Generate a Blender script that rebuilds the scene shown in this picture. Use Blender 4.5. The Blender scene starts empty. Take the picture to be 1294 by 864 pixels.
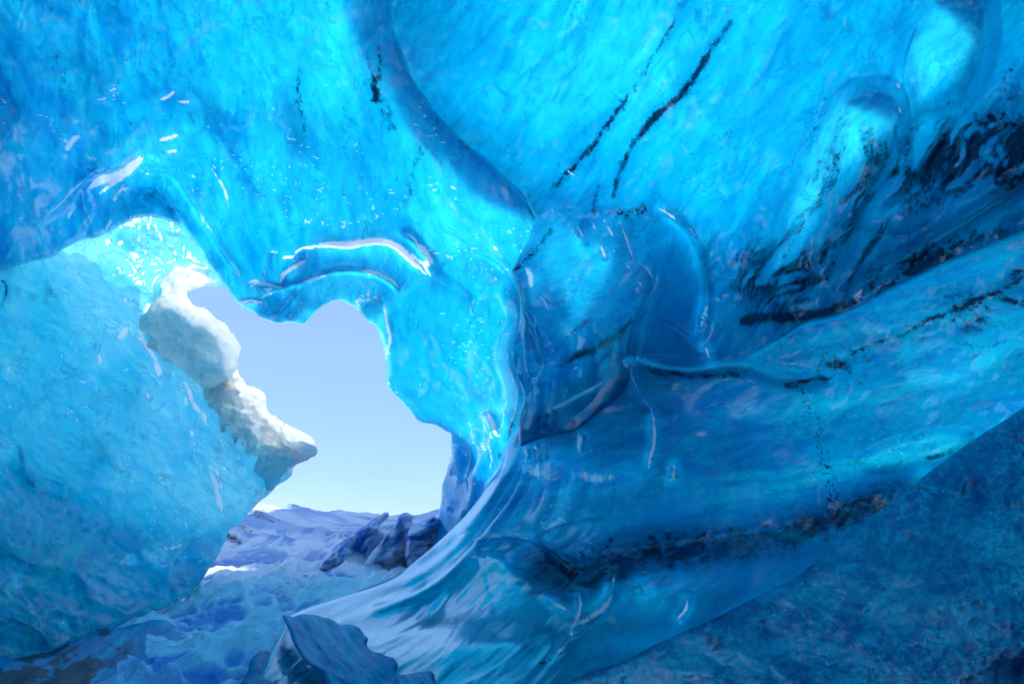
import bpy, math
import numpy as np
from mathutils import Vector, Matrix

# ------------------------------------------------------------------ camera frame
F = 647.0                       # focal length in photo pixels (18 mm on a 36 mm sensor)
CX, CY = 647.0, 432.0
PITCH = math.radians(22)
CAM = np.array([0.0, 0.0, 1.5])
FW = np.array([0, math.cos(PITCH), math.sin(PITCH)])
UP = np.array([0, -math.sin(PITCH), math.cos(PITCH)])
RT = np.array([1.0, 0, 0])

def ray(px, py):
    """direction with unit length along the view axis"""
    px = np.asarray(px, float); py = np.asarray(py, float)
    return (FW + ((px-CX)/F)[..., None]*RT + ((CY-py)/F)[..., None]*UP)

# ------------------------------------------------------------------ noise
def _hash(i, j, seed):
    h = (i.astype(np.int64)*374761393 + j.astype(np.int64)*668265263 + seed*974634777) & 0x7fffffff
    h = ((h ^ (h >> 13))*1274126177) & 0x7fffffff
    h = h ^ (h >> 16)
    return (h & 0xffffff)/float(0xffffff)

def vnoise(x, y, seed=0):
    i = np.floor(x); j = np.floor(y)
    fx = x-i; fy = y-j
    fx = fx*fx*(3-2*fx); fy = fy*fy*(3-2*fy)
    a = _hash(i, j, seed); b = _hash(i+1, j, seed); c = _hash(i, j+1, seed); d = _hash(i+1, j+1, seed)
    return (a*(1-fx)+b*fx)*(1-fy)+(c*(1-fx)+d*fx)*fy

def fbm(x, y, octaves=4, seed=0, gain=0.5):
    s = 0; a = 1; n = 0
    for o in range(octaves):
        c, sn = math.cos(0.6*o+.3), math.sin(0.6*o+.3)
        s = s + a*vnoise((x*c-y*sn)*2**o, (x*sn+y*c)*2**o, seed+o*17)
        n += a; a *= gain
    return s/n                     # 0..1, mean 0.5

def ridged(x, y, octaves=4, seed=0, gain=0.5):
    s = 0; a = 1; n = 0
    for o in range(octaves):
        c, sn = math.cos(0.6*o+.3), math.sin(0.6*o+.3)
        v = 1-np.abs(2*vnoise((x*c-y*sn)*2**o, (x*sn+y*c)*2**o, seed+o*17)-1)
        s = s+a*v*v; n += a; a *= gain
    return s/n

def sst(a, b, x):
    t = np.clip((x-a)/(b-a), 0, 1)
    return t*t*(3-2*t)

# ------------------------------------------------------------------ curves
def smooth(pts, n=8):
    """Catmull-Rom through pts, open"""
    P = np.array(pts, float)
    if len(P) < 3: 
        return P
    Q = np.vstack([2*P[0]-P[1], P, 2*P[-1]-P[-2]])
    out = []
    for k in range(1, len(Q)-2):
        for t in np.linspace(0, 1, n, endpoint=False):
            p0, p1, p2, p3 = Q[k-1:k+3]
            out.append(.5*((2*p1)+(-p0+p2)*t+(2*p0-5*p1+4*p2-p3)*t*t+(-p0+3*p1-3*p2+p3)*t**3))
    out.append(P[-1])
    return np.array(out)

def rough(P, amp, scale, seed):
    """subdivide a curve and give it an uneven edge"""
    P = np.asarray(P, float)
    out = []
    for a, b in zip(P[:-1], P[1:]):
        n = max(1, int(np.hypot(*(b-a))/2.5))
        for k in range(n):
            out.append(a+(b-a)*k/n)
    out.append(P[-1]); Q = np.array(out)
    nx = fbm(Q[:, 0]/scale, Q[:, 1]/scale, 4, seed)-.5
    ny = fbm(Q[:, 0]/scale+50, Q[:, 1]/scale+9, 4, seed+5)-.5
    w = np.ones(len(Q)); w[0] = w[-1] = 0
    return Q+np.stack([nx*w, ny*w], 1)*2*amp

def polydist(X, Y, poly, reach):
    """distance, signed distance (positive = right-hand side when walking, y down) and position 0..1; only within reach"""
    P = np.asarray(poly, float)
    D = np.full(X.shape, 1e9); S = np.full(X.shape, 1e9); T = np.zeros(X.shape)
    m = (X > P[:, 0].min()-reach) & (X < P[:, 0].max()+reach) & (Y > P[:, 1].min()-reach) & (Y < P[:, 1].max()+reach)
    if not m.any():
        return D, S, T
    x = X[m]; y = Y[m]
    d = np.full(x.shape, 1e9); s = np.full(x.shape, 1e9); t = np.zeros(x.shape)
    L = np.r_[0, np.cumsum(np.hypot(*(P[1:]-P[:-1]).T))]
    for k in range(len(P)-1):
        a, b = P[k], P[k+1]
        ab = b-a; l2 = (ab**2).sum()+1e-9
        u = np.clip(((x-a[0])*ab[0]+(y-a[1])*ab[1])/l2, 0, 1)
        dx = x-(a[0]+u*ab[0]); dy = y-(a[1]+u*ab[1])
        dd = np.hypot(dx, dy)
        w = dd < d
        sg = np.sign(ab[0]*dy-ab[1]*dx)
        d = np.where(w, dd, d); s = np.where(w, dd*sg, s)
        t = np.where(w, (L[k]+u*(L[k+1]-L[k]))/L[-1], t)
    D[m] = d; S[m] = s; T[m] = t
    return D, S, T

def inside(X, Y, poly):
    P = np.asarray(poly, float); r = np.zeros(X.shape, bool)
    for k in range(len(P)):
        x1, y1 = P[k-1]; x2, y2 = P[k]
        if y1 == y2: continue
        c = ((Y < y1) != (Y < y2))
        r ^= c & (X < (x2-x1)*(Y-y1)/(y2-y1)+x1)
    return r

def tps(ctrl):
    C = np.array(ctrl, float); n = len(C)
    P = C[:, :2]/400.
    def U(r2): return r2*np.log(r2+1e-12)
    K = U(((P[:, None]-P[None])**2).sum(-1))+np.eye(n)*0.01
    A = np.zeros((n+3, n+3)); A[:n, :n] = K
    A[:n, n] = 1; A[:n, n+1:] = P; A[n, :n] = 1; A[n+1:, :n] = P.T
    w = np.linalg.solve(A, np.r_[np.log(C[:, 2]), 0, 0, 0])
    lo, hi = C[:, 2].min()*.8, C[:, 2].max()*1.15
    def f(X, Y):
        x = X/400.; y = Y/400.
        r = w[n]+w[n+1]*x+w[n+2]*y
        for k in range(n):
            r = r+w[k]*U((x-P[k, 0])**2+(y-P[k, 1])**2)
        return np.clip(np.exp(np.clip(r, -2, 5)), lo, hi)
    return f

# ------------------------------------------------------------------ sculpting field
class Field:
    """a patch of ice: depth d, thickness t, and what shows in the ice: dirt, milk (bubbles), frost and painted glints"""
    def __init__(s, X, Y, d, t=1.0, milk=0.5):
        s.X, s.Y, s.d = X, Y, d.copy()
        s.t = np.full(X.shape, float(t)); s.milk = np.full(X.shape, float(milk))
        s.dirt = np.zeros(X.shape); s.rime = np.zeros(X.shape)  # rime holds frost, snow and painted glints
    def _prof(s, pts, w, end, jag=0, sm=True, seed=1):
        P = smooth(pts) if sm else np.array(pts, float)
        X, Y = s.X, s.Y
        if jag:
            X = X+(fbm(X/9, Y/9, 3, seed)-.5)*2*jag; Y = Y+(fbm(X/9+31, Y/9, 3, seed+3)-.5)*2*jag
        D, S, T = polydist(X, Y, P, w*4+8)
        e = sst(0, end, T)*sst(0, end, 1-T) if end else 1.0
        return D, S, T, e
    def ridge(s, pts, w, h, end=.15, **k):          # h>0 : towards the viewer
        D, S, T, e = s._prof(pts, w, end, **k)
        s.d -= h*e*np.exp(-(D/w)**2); return s
    def step(s, pts, w, h, decay=40, end=.12, **k): # right-hand side sinks away by h, recovering over decay
        D, S, T, e = s._prof(pts, max(w, decay), end, **k)
        s.d += h*e*sst(0, w, S)*np.exp(-np.clip(S, 0, 1e4)/decay)*(S < 1e8); return s
    def band(s, attr, pts, w, amt, end=.15, jag=0, grain=0, gs=3., thr=None, side=0, seed=1, hard=False):
        D, S, T, e = s._prof(pts, w, end, jag, seed=seed)
        if hard:
            p = 1-sst(w*.45, w*1.15, D)
            if end: 
                wl = w*sst(0, end, T)**.5*sst(0, end, 1-T)**.5+.01
                p = 1-sst(wl*.4, wl*1.1+.7, D)
                m = p*np.clip(.55+.9*fbm(s.X/4, s.Y/7, 3, seed+77), 0, 1.1)
        else:
            m = np.exp(-(D/w)**2)
            if attr == 'dirt': m = m*np.clip(.15+1.7*fbm(s.X/13, s.Y/13, 4, seed+60), 0, 1.4)
            if side: m = np.where(S*side > 0, m, np.exp(-(D/(w*.25))**2))
            m = m*e
        if grain:
            g = fbm(s.X/gs, s.Y/gs, 3, seed+40)
            m = m*(1-grain)+grain*sst(.62-.35*m, .78-.35*m, g)*(m > .03)
        setattr(s, attr, getattr(s, attr)+amt*m)
        if attr == 'dirt':                      # the silt goes deep: it dims the ice round it softly
            s.t = s.t+.55*amt*e*np.exp(-(D/(w*2.6))**2)
        if attr == 'rime' and amt > 0:          # stored thickness cut here so painted glints and frost come out whiter
            s.t = s.t*(1-min(.93, amt+.1)*(np.exp(-(D/(3.2*w+3))**4)))
        return s
    def blob(s, attr, c, rx, ry, ang, amt, grain=0, gs=4., seed=3, edge=2., jag=0):
        a = math.radians(ang)
        X, Y = s.X-c[0], s.Y-c[1]
        if jag:
            X = X+(fbm(s.X/18, s.Y/18, 4, seed)-.5)*2*jag; Y = Y+(fbm(s.X/18+31, s.Y/18, 4, seed+3)-.5)*2*jag
        u = (X*math.cos(a)+Y*math.sin(a))/rx; v = (-X*math.sin(a)+Y*math.cos(a))/ry
        m = np.exp(-(u*u+v*v)**(edge/2))
        if grain:
            g = fbm(s.X/gs, s.Y/gs, 4, seed+40)
            m = m*(1-grain)+grain*sst(.62-.35*m, .74-.35*m, g)*(m > .03)
        v = getattr(s, attr); setattr(s, attr, v+(-amt if attr == 'd' else amt)*m); return s
    def area(s, attr, poly, amt, soft=6, jag=0, seed=2):
        X, Y = s.X, s.Y
        if jag:
            X = X+(fbm(X/12, Y/12, 4, seed)-.5)*2*jag; Y = Y+(fbm(X/12+31, Y/12, 4, seed+3)-.5)*2*jag
        P = np.array(poly, float); P = np.vstack([P, P[:1]])
        P = smooth(P, 5)
        I = inside(X, Y, P); D, S, T = polydist(X, Y, P, soft*2+4)
        m = np.where(I, sst(-soft, soft, np.minimum(D, 1e3)), sst(-soft, soft, -D))
        v = getattr(s, attr); setattr(s, attr, v+(-amt if attr == 'd' else amt)*m); return s
    def scallop(s, size, amp, seed=8, ang=0, aniso=1.4, mask=1.0):
        a = math.radians(ang)
        wx = (fbm(s.X/60, s.Y/60, 3, seed+3)-.5)*40; wy = (fbm(s.X/60+7, s.Y/60, 3, seed+4)-.5)*40
        u = ((s.X+wx)*math.cos(a)+(s.Y+wy)*math.sin(a))/aniso; v = -(s.X+wx)*math.sin(a)+(s.Y+wy)*math.cos(a)
        s.d = s.d-amp*mask*(ridged(u/size, v/size, 2, seed, .35)**1.6-.3); return s
    def streak(s, attr, ang, la, lb, amt, lo=.45, hi=.75, seed=7, mask=1.0, octs=4):
        a = math.radians(ang)
        u = s.X*math.cos(a)+s.Y*math.sin(a); v = -s.X*math.sin(a)+s.Y*math.cos(a)
        wx = (fbm(s.X/90, s.Y/90, 2, seed+9)-.5)*50
        g = fbm(u/la, (v+wx)/lb, octs, seed)
        n = sst(lo, hi, g)*mask
        v = getattr(s, attr); setattr(s, attr, v+(-amt if attr == 'd' else amt)*n); return s
    def lumps(s, scale, amt, seed=5, octs=4, aniso=1., ang=0, mask=1.0):
        a = math.radians(ang)
        u = (s.X*math.cos(a)+s.Y*math.sin(a))/aniso; v = -s.X*math.sin(a)+s.Y*math.cos(a)
        s.d = s.d+(fbm(u/scale, v/scale, octs, seed)-.5)*2*amt*mask; return s

def axis(lo, hi, f0, f1, fine, coarse):
    a = list(np.arange(lo, f0, coarse))+list(np.arange(f0, f1, fine))+list(np.arange(f1, hi+coarse, coarse))
    return np.array(a)

COL = bpy.context.scene.collection

def link_mesh(name, V, faces4, mats, matidx=None, attrs=None, parent=None, smooth_shade=True, faces3=None):
    me = bpy.data.meshes.new(name)
    V = np.ascontiguousarray(V, np.float32)
    faces4 = np.asarray(faces4, np.int32)
    me.vertices.add(len(V)); me.vertices.foreach_set('co', V.ravel())
    me.loops.add(faces4.size); me.loops.foreach_set('vertex_index', faces4.ravel())
    me.polygons.add(len(faces4))
    me.polygons.foreach_set('loop_start', np.arange(0, faces4.size, 4, dtype=np.int32))
    me.polygons.foreach_set('loop_total', np.full(len(faces4), 4, np.int32))
    if matidx is not None: me.polygons.foreach_set('material_index', np.asarray(matidx, np.int32))
    me.polygons.foreach_set('use_smooth', np.full(len(faces4), smooth_shade))
    for k, v in (attrs or {}).items():
        a = me.attributes.new(k, 'FLOAT', 'POINT'); a.data.foreach_set('value', np.asarray(v, np.float32))
    for m in mats: me.materials.append(m)
    me.update(calc_edges=True); me.validate()
    o = bpy.data.objects.new(name, me); COL.objects.link(o)
    if parent: o.parent = parent
    return o

def tag(o, label=None, cat=None, group=None, kind=None):
    if label: o['label'] = label
    if cat: o['category'] = cat
    if group: o['group'] = group
    if kind: o['kind'] = kind
    return o

EXT = (-700, 2000, -700, 1500)

def ice_sheet(name, outline, ctrl, sculpt, mats, fine=2.0, t=1.0, rim=(14, .12), milk=.5, grow=10, parent=None, snap=True, thin=None, flow=0):
    """An ice mass: the visible face is a grid of points at their true distance, closed by an outer face `thickness` behind."""
    P = np.asarray(outline, float)
    if np.hypot(*(P[0]-P[-1])) > .01: P = np.vstack([P, P[:1]])
    x0, x1 = P[:, 0].min(), P[:, 0].max(); y0, y1 = P[:, 1].min(), P[:, 1].max()
    ax = axis(-700, 2000, -8, 1302, fine, 12); ay = axis(-700, 1500, -8, 872, fine, 12)
    ax = ax[(ax >= x0-2*fine-0) & (ax <= x1+2*fine)]; ay = ay[(ay >= y0-2*fine) & (ay <= y1+2*fine)]
    X, Y = np.meshgrid(ax, ay); ny, nx = X.shape
    Xc = (X[:-1, :-1]+X[1:, 1:])/2; Yc = (Y[:-1, :-1]+Y[1:, 1:])/2
    cell = inside(Xc, Yc, P)
    # drop stray cells
    n = np.zeros(cell.shape, int)
    n[1:] += cell[:-1]; n[:-1] += cell[1:]; n[:, 1:] += cell[:, :-1]; n[:, :-1] += cell[:, 1:]
    cell &= n >= 2
    cnt = np.zeros((ny, nx), int)
    for a in (0, 1):
        for b in (0, 1):
            cnt[a:ny-1+a, b:nx-1+b] += cell
    used = cnt > 0; bnd = used & (cnt < 4)
    X = X.copy(); Y = Y.copy()
    if snap:
        bi, bj = np.where(bnd); bx = X[bi, bj]; by = Y[bi, bj]
        best = np.full(bx.shape, 1e9); qx = bx.copy(); qy = by.copy()
        for k in range(len(P)-1):
            a, b = P[k], P[k+1]; ab = b-a; l2 = (ab**2).sum()+1e-9
            u = np.clip(((bx-a[0])*ab[0]+(by-a[1])*ab[1])/l2, 0, 1)
            cx = a[0]+u*ab[0]; cy = a[1]+u*ab[1]; dd = np.hypot(bx-cx, by-cy); w = dd < best
            best = np.where(w, dd, best); qx = np.where(w, cx, qx); qy = np.where(w, cy, qy)
        ok = best < fine*1.2
        X[bi[ok], bj[ok]] = qx[ok]; Y[bi[ok], bj[ok]] = qy[ok]
    idx = -np.ones((ny, nx), int); idx[used] = np.arange(used.sum())
    x = X[used]; y = Y[used]
    d = tps(ctrl)(x, y)
    f = Field(x, y, d, t, milk)
    f.milk = f.milk+0
    sculpt(f)
    rw, rr = rim
    D, S, T = polydist(x, y, P, rw+4)
    s_ = np.clip(1-D/rw, 0, 1)
    f.edge = D; f.dirt = f.dirt*1.25
    f.d = f.d+rr*(1-np.sqrt(np.clip(1-s_**2, 0, 1)))
    th = np.clip(f.t, .035, 8)
    if thin:                                # the ice tapers out at its free edge
        D2, _, _ = polydist(x, y, P, thin[0]*2)
        th = th*(thin[1]+(1-thin[1])*sst(0, thin[0], D2))
        th = np.maximum(th, .05)
    f.t = th; th = np.maximum(.07+.13*th, .04)
    R = ray(x, y); rl = np.linalg.norm(R, axis=1)
    inner = CAM+R*f.d[:, None]
    outer = CAM+R*(f.d+th/rl)[:, None]
    nv = len(x)
    V = np.vstack([inner, outer])
    i, j = np.where(cell)
    q = np.stack([idx[i, j], idx[i+1, j], idx[i+1, j+1], idx[i, j+1]], 1)   # y down: this winding faces the viewer
    qo = q[:, ::-1]+nv
    # side faces
    sides = []
    c = np.pad(cell, 1)
    ci, cj = i+1, j+1
    for (di, dj, a, b) in ((-1, 0, 3, 0), (1, 0, 1, 2), (0, -1, 0, 1), (0, 1, 2, 3)):
        m = ~c[ci+di, cj+dj]
        A = q[m, a]; B = q[m, b]
        sides.append(np.stack([B, A, A+nv, B+nv], 1))
    sd = np.vstack(sides)
    faces = np.vstack([q, qo, sd])
    mi = np.r_[np.zeros(len(q)), np.ones(len(qo)), np.zeros(len(sd))]
    at = {'thick': np.r_[f.t, f.t]}
    for k in ('dirt', 'milk', 'rime'):
        v = np.clip(getattr(f, k), 0, 1.5); at[k] = np.r_[v, v]
    fl = flow(x, y) if callable(flow) else flow
    fa = np.radians(fl); wob = (fbm(x/120, y/120, 2, 900)-.5)*60
    fu = (x*np.cos(fa)+y*np.sin(fa))/100; fv = (-x*np.sin(fa)+y*np.cos(fa)+wob)/100
    at['along'] = np.r_[fu, fu]; at['across'] = np.r_[fv, fv]
    return link_mesh(name, V, faces, mats, mi, at, parent)

# ------------------------------------------------------------------ materials
def nt(name):
    m = bpy.data.materials.new(name); m.use_nodes = True
    t = m.node_tree; t.nodes.clear()
    return m, t, t.nodes.new, t.links.new

def setv(n, **kw):
    for k, v in kw.items(): n.inputs[k.replace('_', ' ')].default_value = v
    return n

def math_node(N, L, op, a, b=None, clamp=False):
    n = N('ShaderNodeMath'); n.operation = op; n.use_clamp = clamp
    for i, v in enumerate((a, b)):
        if v is None: continue
        if isinstance(v, (int, float)): n.inputs[i].default_value = v
        else: L(v, n.inputs[i])
    return n.outputs[0]

def mixc(N, L, fac, a, b):
    n = N('ShaderNodeMix'); n.data_type = 'RGBA'
    for i, v in ((0, fac), (6, a), (7, b)):
        if isinstance(v, (int, float)): n.inputs[i].default_value = v
        elif isinstance(v, tuple): n.inputs[i].default_value = v+(1,) if len(v) == 3 else v
        else: L(v, n.inputs[i])
    return n.outputs[2]

ABS = (2.2, .32, .25)           # absorption per unit of stored thickness, r g b

def ice_material(name, deep=(.0, .30, .78), milky=(.10, .80, 1.0), rough=.13, trans=.8, spec=1.0, bump=.5, scale=3.0, dirtcol=(.002, .020, .060), flake=0.0, vein=.5):
    m, t, N, L = nt(name)
    tc = N('ShaderNodeTexCoord')
    def noise(sc, det=5, rough_=.55, dist=0., vec=None):
        n = N('ShaderNodeTexNoise'); n.inputs['Scale'].default_value = sc; n.inputs['Detail'].default_value = det
        n.inputs['Roughness'].default_value = rough_; n.inputs['Distortion'].default_value = dist
        L(vec or tc.outputs['Object'], n.inputs['Vector']); return n.outputs['Fac']
    def attr(a):
        n = N('ShaderNodeAttribute'); n.attribute_name = a; return n.outputs['Fac']
    cmb = N('ShaderNodeCombineXYZ'); L(attr('along'), cmb.inputs[0]); L(math_node(N, L, 'MULTIPLY', attr('across'), 1.9), cmb.inputs[1])
    n1 = noise(scale, 2, .6, .8); n2 = noise(4.5, 6, .72, 0., cmb.outputs[0]); nv = noise(2.1, 5, .62, 1.2, cmb.outputs[0]); n3 = noise(scale*40, 1, .6)
    mk = math_node(N, L, 'ADD', attr('milk'), math_node(N, L, 'MULTIPLY', math_node(N, L, 'SUBTRACT', n1, .5), .9))
    mk = math_node(N, L, 'ADD', mk, math_node(N, L, 'MULTIPLY', math_node(N, L, 'SUBTRACT', n2, .5), 1.5), )
    mk = math_node(N, L, 'ADD', mk, math_node(N, L, 'MULTIPLY', math_node(N, L, 'SUBTRACT', n3, .5), .22+flake), clamp=True)
    col = mixc(N, L, mk, deep, milky)
    # thin dark veins between the crystals
    vv = math_node(N, L, 'ABSOLUTE', math_node(N, L, 'SUBTRACT', nv, .5))
    vr = N('ShaderNodeMapRange'); L(vv, vr.inputs[0]); vr.inputs[1].default_value = .0; vr.inputs[2].default_value = .035; vr.inputs[3].default_value = 1; vr.inputs[4].default_value = 0
    vm = N('ShaderNodeMapRange'); L(n1, vm.inputs[0]); vm.inputs[1].default_value = .42; vm.inputs[2].default_value = .62
    col = mixc(N, L, math_node(N, L, 'MULTIPLY', math_node(N, L, 'MULTIPLY', vr.outputs[0], vm.outputs[0]), vein), col, (deep[0], deep[1]*.35, deep[2]*.6))
    # transmitted light darkened in the colour by a stored thickness, not the shell's depth (Beer-Lambert)
    tk = attr('thick'); cb = N('ShaderNodeCombineColor')
    for i, a in enumerate(ABS): L(math_node(N, L, 'EXPONENT', math_node(N, L, 'MULTIPLY', tk, -a)), cb.inputs[i])
    # dirt frozen into the ice, grainy at its edges
    g = math_node(N, L, 'SUBTRACT', noise(9.0, 5, .72, 0., cmb.outputs[0]), .5)
    g2 = math_node(N, L, 'SUBTRACT', n3, .5)
    di = math_node(N, L, 'ADD', attr('dirt'), math_node(N, L, 'ADD', math_node(N, L, 'MULTIPLY', g, 2.4), math_node(N, L, 'MULTIPLY', g2, .9)))
    mr = N('ShaderNodeMapRange'); mr.interpolation_type = 'SMOOTHSTEP'; L(di, mr.inputs[0]); mr.inputs[1].default_value = .25; mr.inputs[2].default_value = 1.4
    low = math_node(N, L, 'MULTIPLY', mr.outputs[0], math_node(N, L, 'MULTIPLY', attr('dirt'), 3.0, clamp=True))
    col = mixc(N, L, low, col, dirtcol)
    # frost, snow and painted glints on the face
    ri = math_node(N, L, 'ADD', attr('rime'), math_node(N, L, 'MULTIPLY', g, .9))
    mr2 = N('ShaderNodeMapRange'); mr2.interpolation_type = 'SMOOTHSTEP'; L(ri, mr2.inputs[0]); mr2.inputs[1].default_value = .35; mr2.inputs[2].default_value = .8
    rime_glint_fac = math_node(N, L, 'MULTIPLY', mr2.outputs[0], math_node(N, L, 'MULTIPLY', attr('rime'), 3.0, clamp=True), clamp=True)
    bsum = math_node(N, L, 'ADD', math_node(N, L, 'MULTIPLY', n2, .6), math_node(N, L, 'MULTIPLY', n3, .25))
    bsum = bsum
    bp = N('ShaderNodeBump'); bp.inputs['Strength'].default_value = bump; bp.inputs['Distance'].default_value = .035
    L(bsum, bp.inputs['Height'])
    tr = N('ShaderNodeBsdfTranslucent'); df = N('ShaderNodeBsdfDiffuse')
    mt = N('ShaderNodeMix'); mt.data_type = 'RGBA'; mt.blend_type = 'MULTIPLY'; mt.inputs[0].default_value = 1; L(col, mt.inputs[6]); L(cb.outputs[0], mt.inputs[7])
    L(mt.outputs[2], tr.inputs['Color']); L(col, df.inputs['Color']); L(bp.outputs[0], df.inputs['Normal']); L(bp.outputs[0], tr.inputs['Normal'])
    mx = N('ShaderNodeMixShader'); mx.inputs[0].default_value = trans; L(df.outputs[0], mx.inputs[1]); L(tr.outputs[0], mx.inputs[2])
    sn = N('ShaderNodeBsdfDiffuse'); setv(sn, Color=(.93, .94, .95, 1)); L(bp.outputs[0], sn.inputs['Normal'])
    st = N('ShaderNodeBsdfTranslucent'); L(cb.outputs[0], st.inputs['Color'])
    sm = N('ShaderNodeMixShader'); sm.inputs[0].default_value = .65; L(sn.outputs[0], sm.inputs[1]); L(st.outputs[0], sm.inputs[2])
    mx2 = N('ShaderNodeMixShader'); L(rime_glint_fac, mx2.inputs[0]); L(mx.outputs[0], mx2.inputs[1]); L(sm.outputs[0], mx2.inputs[2])
    gl = N('ShaderNodeBsdfGlossy'); setv(gl, Color=(.74, .92, 1, 1), Roughness=rough); bp2 = N('ShaderNodeBump'); bp2.inputs['Strength'].default_value = bump*.35; bp2.inputs['Distance'].default_value = .02; L(n2, bp2.inputs['Height']); L(bp2.outputs[0], gl.inputs['Normal'])
    fr = N('ShaderNodeFresnel'); fr.inputs['IOR'].default_value = 1.6; L(bp.outputs[0], fr.inputs['Normal'])
    geo = N('ShaderNodeNewGeometry')
    ff = math_node(N, L, 'MULTIPLY', fr.outputs[0], spec)
    ff = math_node(N, L, 'MULTIPLY', ff, math_node(N, L, 'SUBTRACT', 1.0, geo.outputs['Backfacing']))
    ff = math_node(N, L, 'MULTIPLY', ff, math_node(N, L, 'SUBTRACT', 1.0, math_node(N, L, 'MULTIPLY', rime_glint_fac, .8)), clamp=True)
    mx3 = N('ShaderNodeMixShader'); L(ff, mx3.inputs[0]); L(mx2.outputs[0], mx3.inputs[1]); L(gl.outputs[0], mx3.inputs[2])
    out = N('ShaderNodeOutputMaterial'); L(mx3.outputs[0], out.inputs['Surface'])
    return m

def outer_material():
    m, t, N, L = nt('glacier_top')
    tr = N('ShaderNodeBsdfTranslucent'); setv(tr, Color=(.95, .97, 1, 1))
    df = N('ShaderNodeBsdfDiffuse'); setv(df, Color=(.85, .9, .95, 1))
    mx = N('ShaderNodeMixShader'); mx.inputs[0].default_value = .95; L(df.outputs[0], mx.inputs[1]); L(tr.outputs[0], mx.inputs[2])
    out = N('ShaderNodeOutputMaterial'); L(mx.outputs[0], out.inputs['Surface'])
    return m

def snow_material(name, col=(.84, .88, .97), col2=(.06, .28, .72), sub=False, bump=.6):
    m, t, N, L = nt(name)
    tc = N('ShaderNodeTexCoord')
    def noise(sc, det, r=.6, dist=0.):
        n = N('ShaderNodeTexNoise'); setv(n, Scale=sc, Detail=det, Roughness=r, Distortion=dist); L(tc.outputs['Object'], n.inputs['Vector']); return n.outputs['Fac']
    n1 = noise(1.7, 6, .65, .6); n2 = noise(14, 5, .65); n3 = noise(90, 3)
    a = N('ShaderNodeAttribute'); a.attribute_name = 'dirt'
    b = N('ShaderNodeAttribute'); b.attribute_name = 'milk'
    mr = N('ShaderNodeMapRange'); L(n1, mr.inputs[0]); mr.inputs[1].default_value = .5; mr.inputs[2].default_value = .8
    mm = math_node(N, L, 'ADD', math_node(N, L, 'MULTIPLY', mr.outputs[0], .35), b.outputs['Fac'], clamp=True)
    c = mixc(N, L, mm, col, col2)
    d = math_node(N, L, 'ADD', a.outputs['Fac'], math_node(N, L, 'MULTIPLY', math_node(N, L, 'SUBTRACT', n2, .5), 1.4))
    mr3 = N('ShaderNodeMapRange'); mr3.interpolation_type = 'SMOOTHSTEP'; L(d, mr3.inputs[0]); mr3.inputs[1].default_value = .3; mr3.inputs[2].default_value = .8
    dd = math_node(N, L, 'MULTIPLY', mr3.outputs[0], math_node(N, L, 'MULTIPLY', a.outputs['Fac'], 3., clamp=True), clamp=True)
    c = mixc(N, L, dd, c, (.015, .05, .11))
    bs = math_node(N, L, 'ADD', n2, math_node(N, L, 'MULTIPLY', n3, .2))
    bp = N('ShaderNodeBump'); bp.inputs['Strength'].default_value = bump; bp.inputs['Distance'].default_value = .05; L(bs, bp.inputs['Height'])
    p = N('ShaderNodeBsdfPrincipled'); L(c, p.inputs['Base Color']); setv(p, Roughness=.45); L(bp.outputs[0], p.inputs['Normal'])
    p.inputs['Specular IOR Level'].default_value = .35
    if sub: p.inputs['Subsurface Weight'].default_value = 1; p.inputs['Subsurface Radius'].default_value = (.55, .45, .42); p.inputs['Subsurface Scale'].default_value = .8
    out = N('ShaderNodeOutputMaterial')
    if sub:
        tr = N('ShaderNodeBsdfTranslucent'); L(c, tr.inputs['Color'])
        mx = N('ShaderNodeMixShader'); mx.inputs[0].default_value = .7; L(p.outputs[0], mx.inputs[1]); L(tr.outputs[0], mx.inputs[2])
        L(mx.outputs[0], out.inputs['Surface'])
    else:
        L(p.outputs[0], out.inputs['Surface'])
    return m

OUT = outer_material()
ICE_BRIGHT = ice_material('vault_ice', deep=(.0, .36, .72), milky=(.02, .64, .90), rough=.07, spec=1.4)
ICE_CEIL = ice_material('ceiling_ice', deep=(.0, .42, .80), milky=(.04, .80, .97), rough=.07, spec=1.1)
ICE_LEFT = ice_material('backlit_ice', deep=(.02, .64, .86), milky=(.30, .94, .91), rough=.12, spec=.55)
ICE_WALL = ice_material('wet_wall_ice', deep=(.0, .46, .84), milky=(.02, .9, 1.0), rough=.12, spec=1.9, trans=.7)
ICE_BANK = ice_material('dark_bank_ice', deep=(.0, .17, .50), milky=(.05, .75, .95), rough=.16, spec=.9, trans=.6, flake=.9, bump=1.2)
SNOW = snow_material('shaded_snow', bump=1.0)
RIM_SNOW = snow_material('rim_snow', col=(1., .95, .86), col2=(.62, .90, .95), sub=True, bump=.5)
BLOCK_ICE = ice_material('block_ice', deep=(.0, .30, .66), milky=(.05, .74, .98), rough=.35, spec=.35, trans=.45, bump=1.0)

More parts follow.
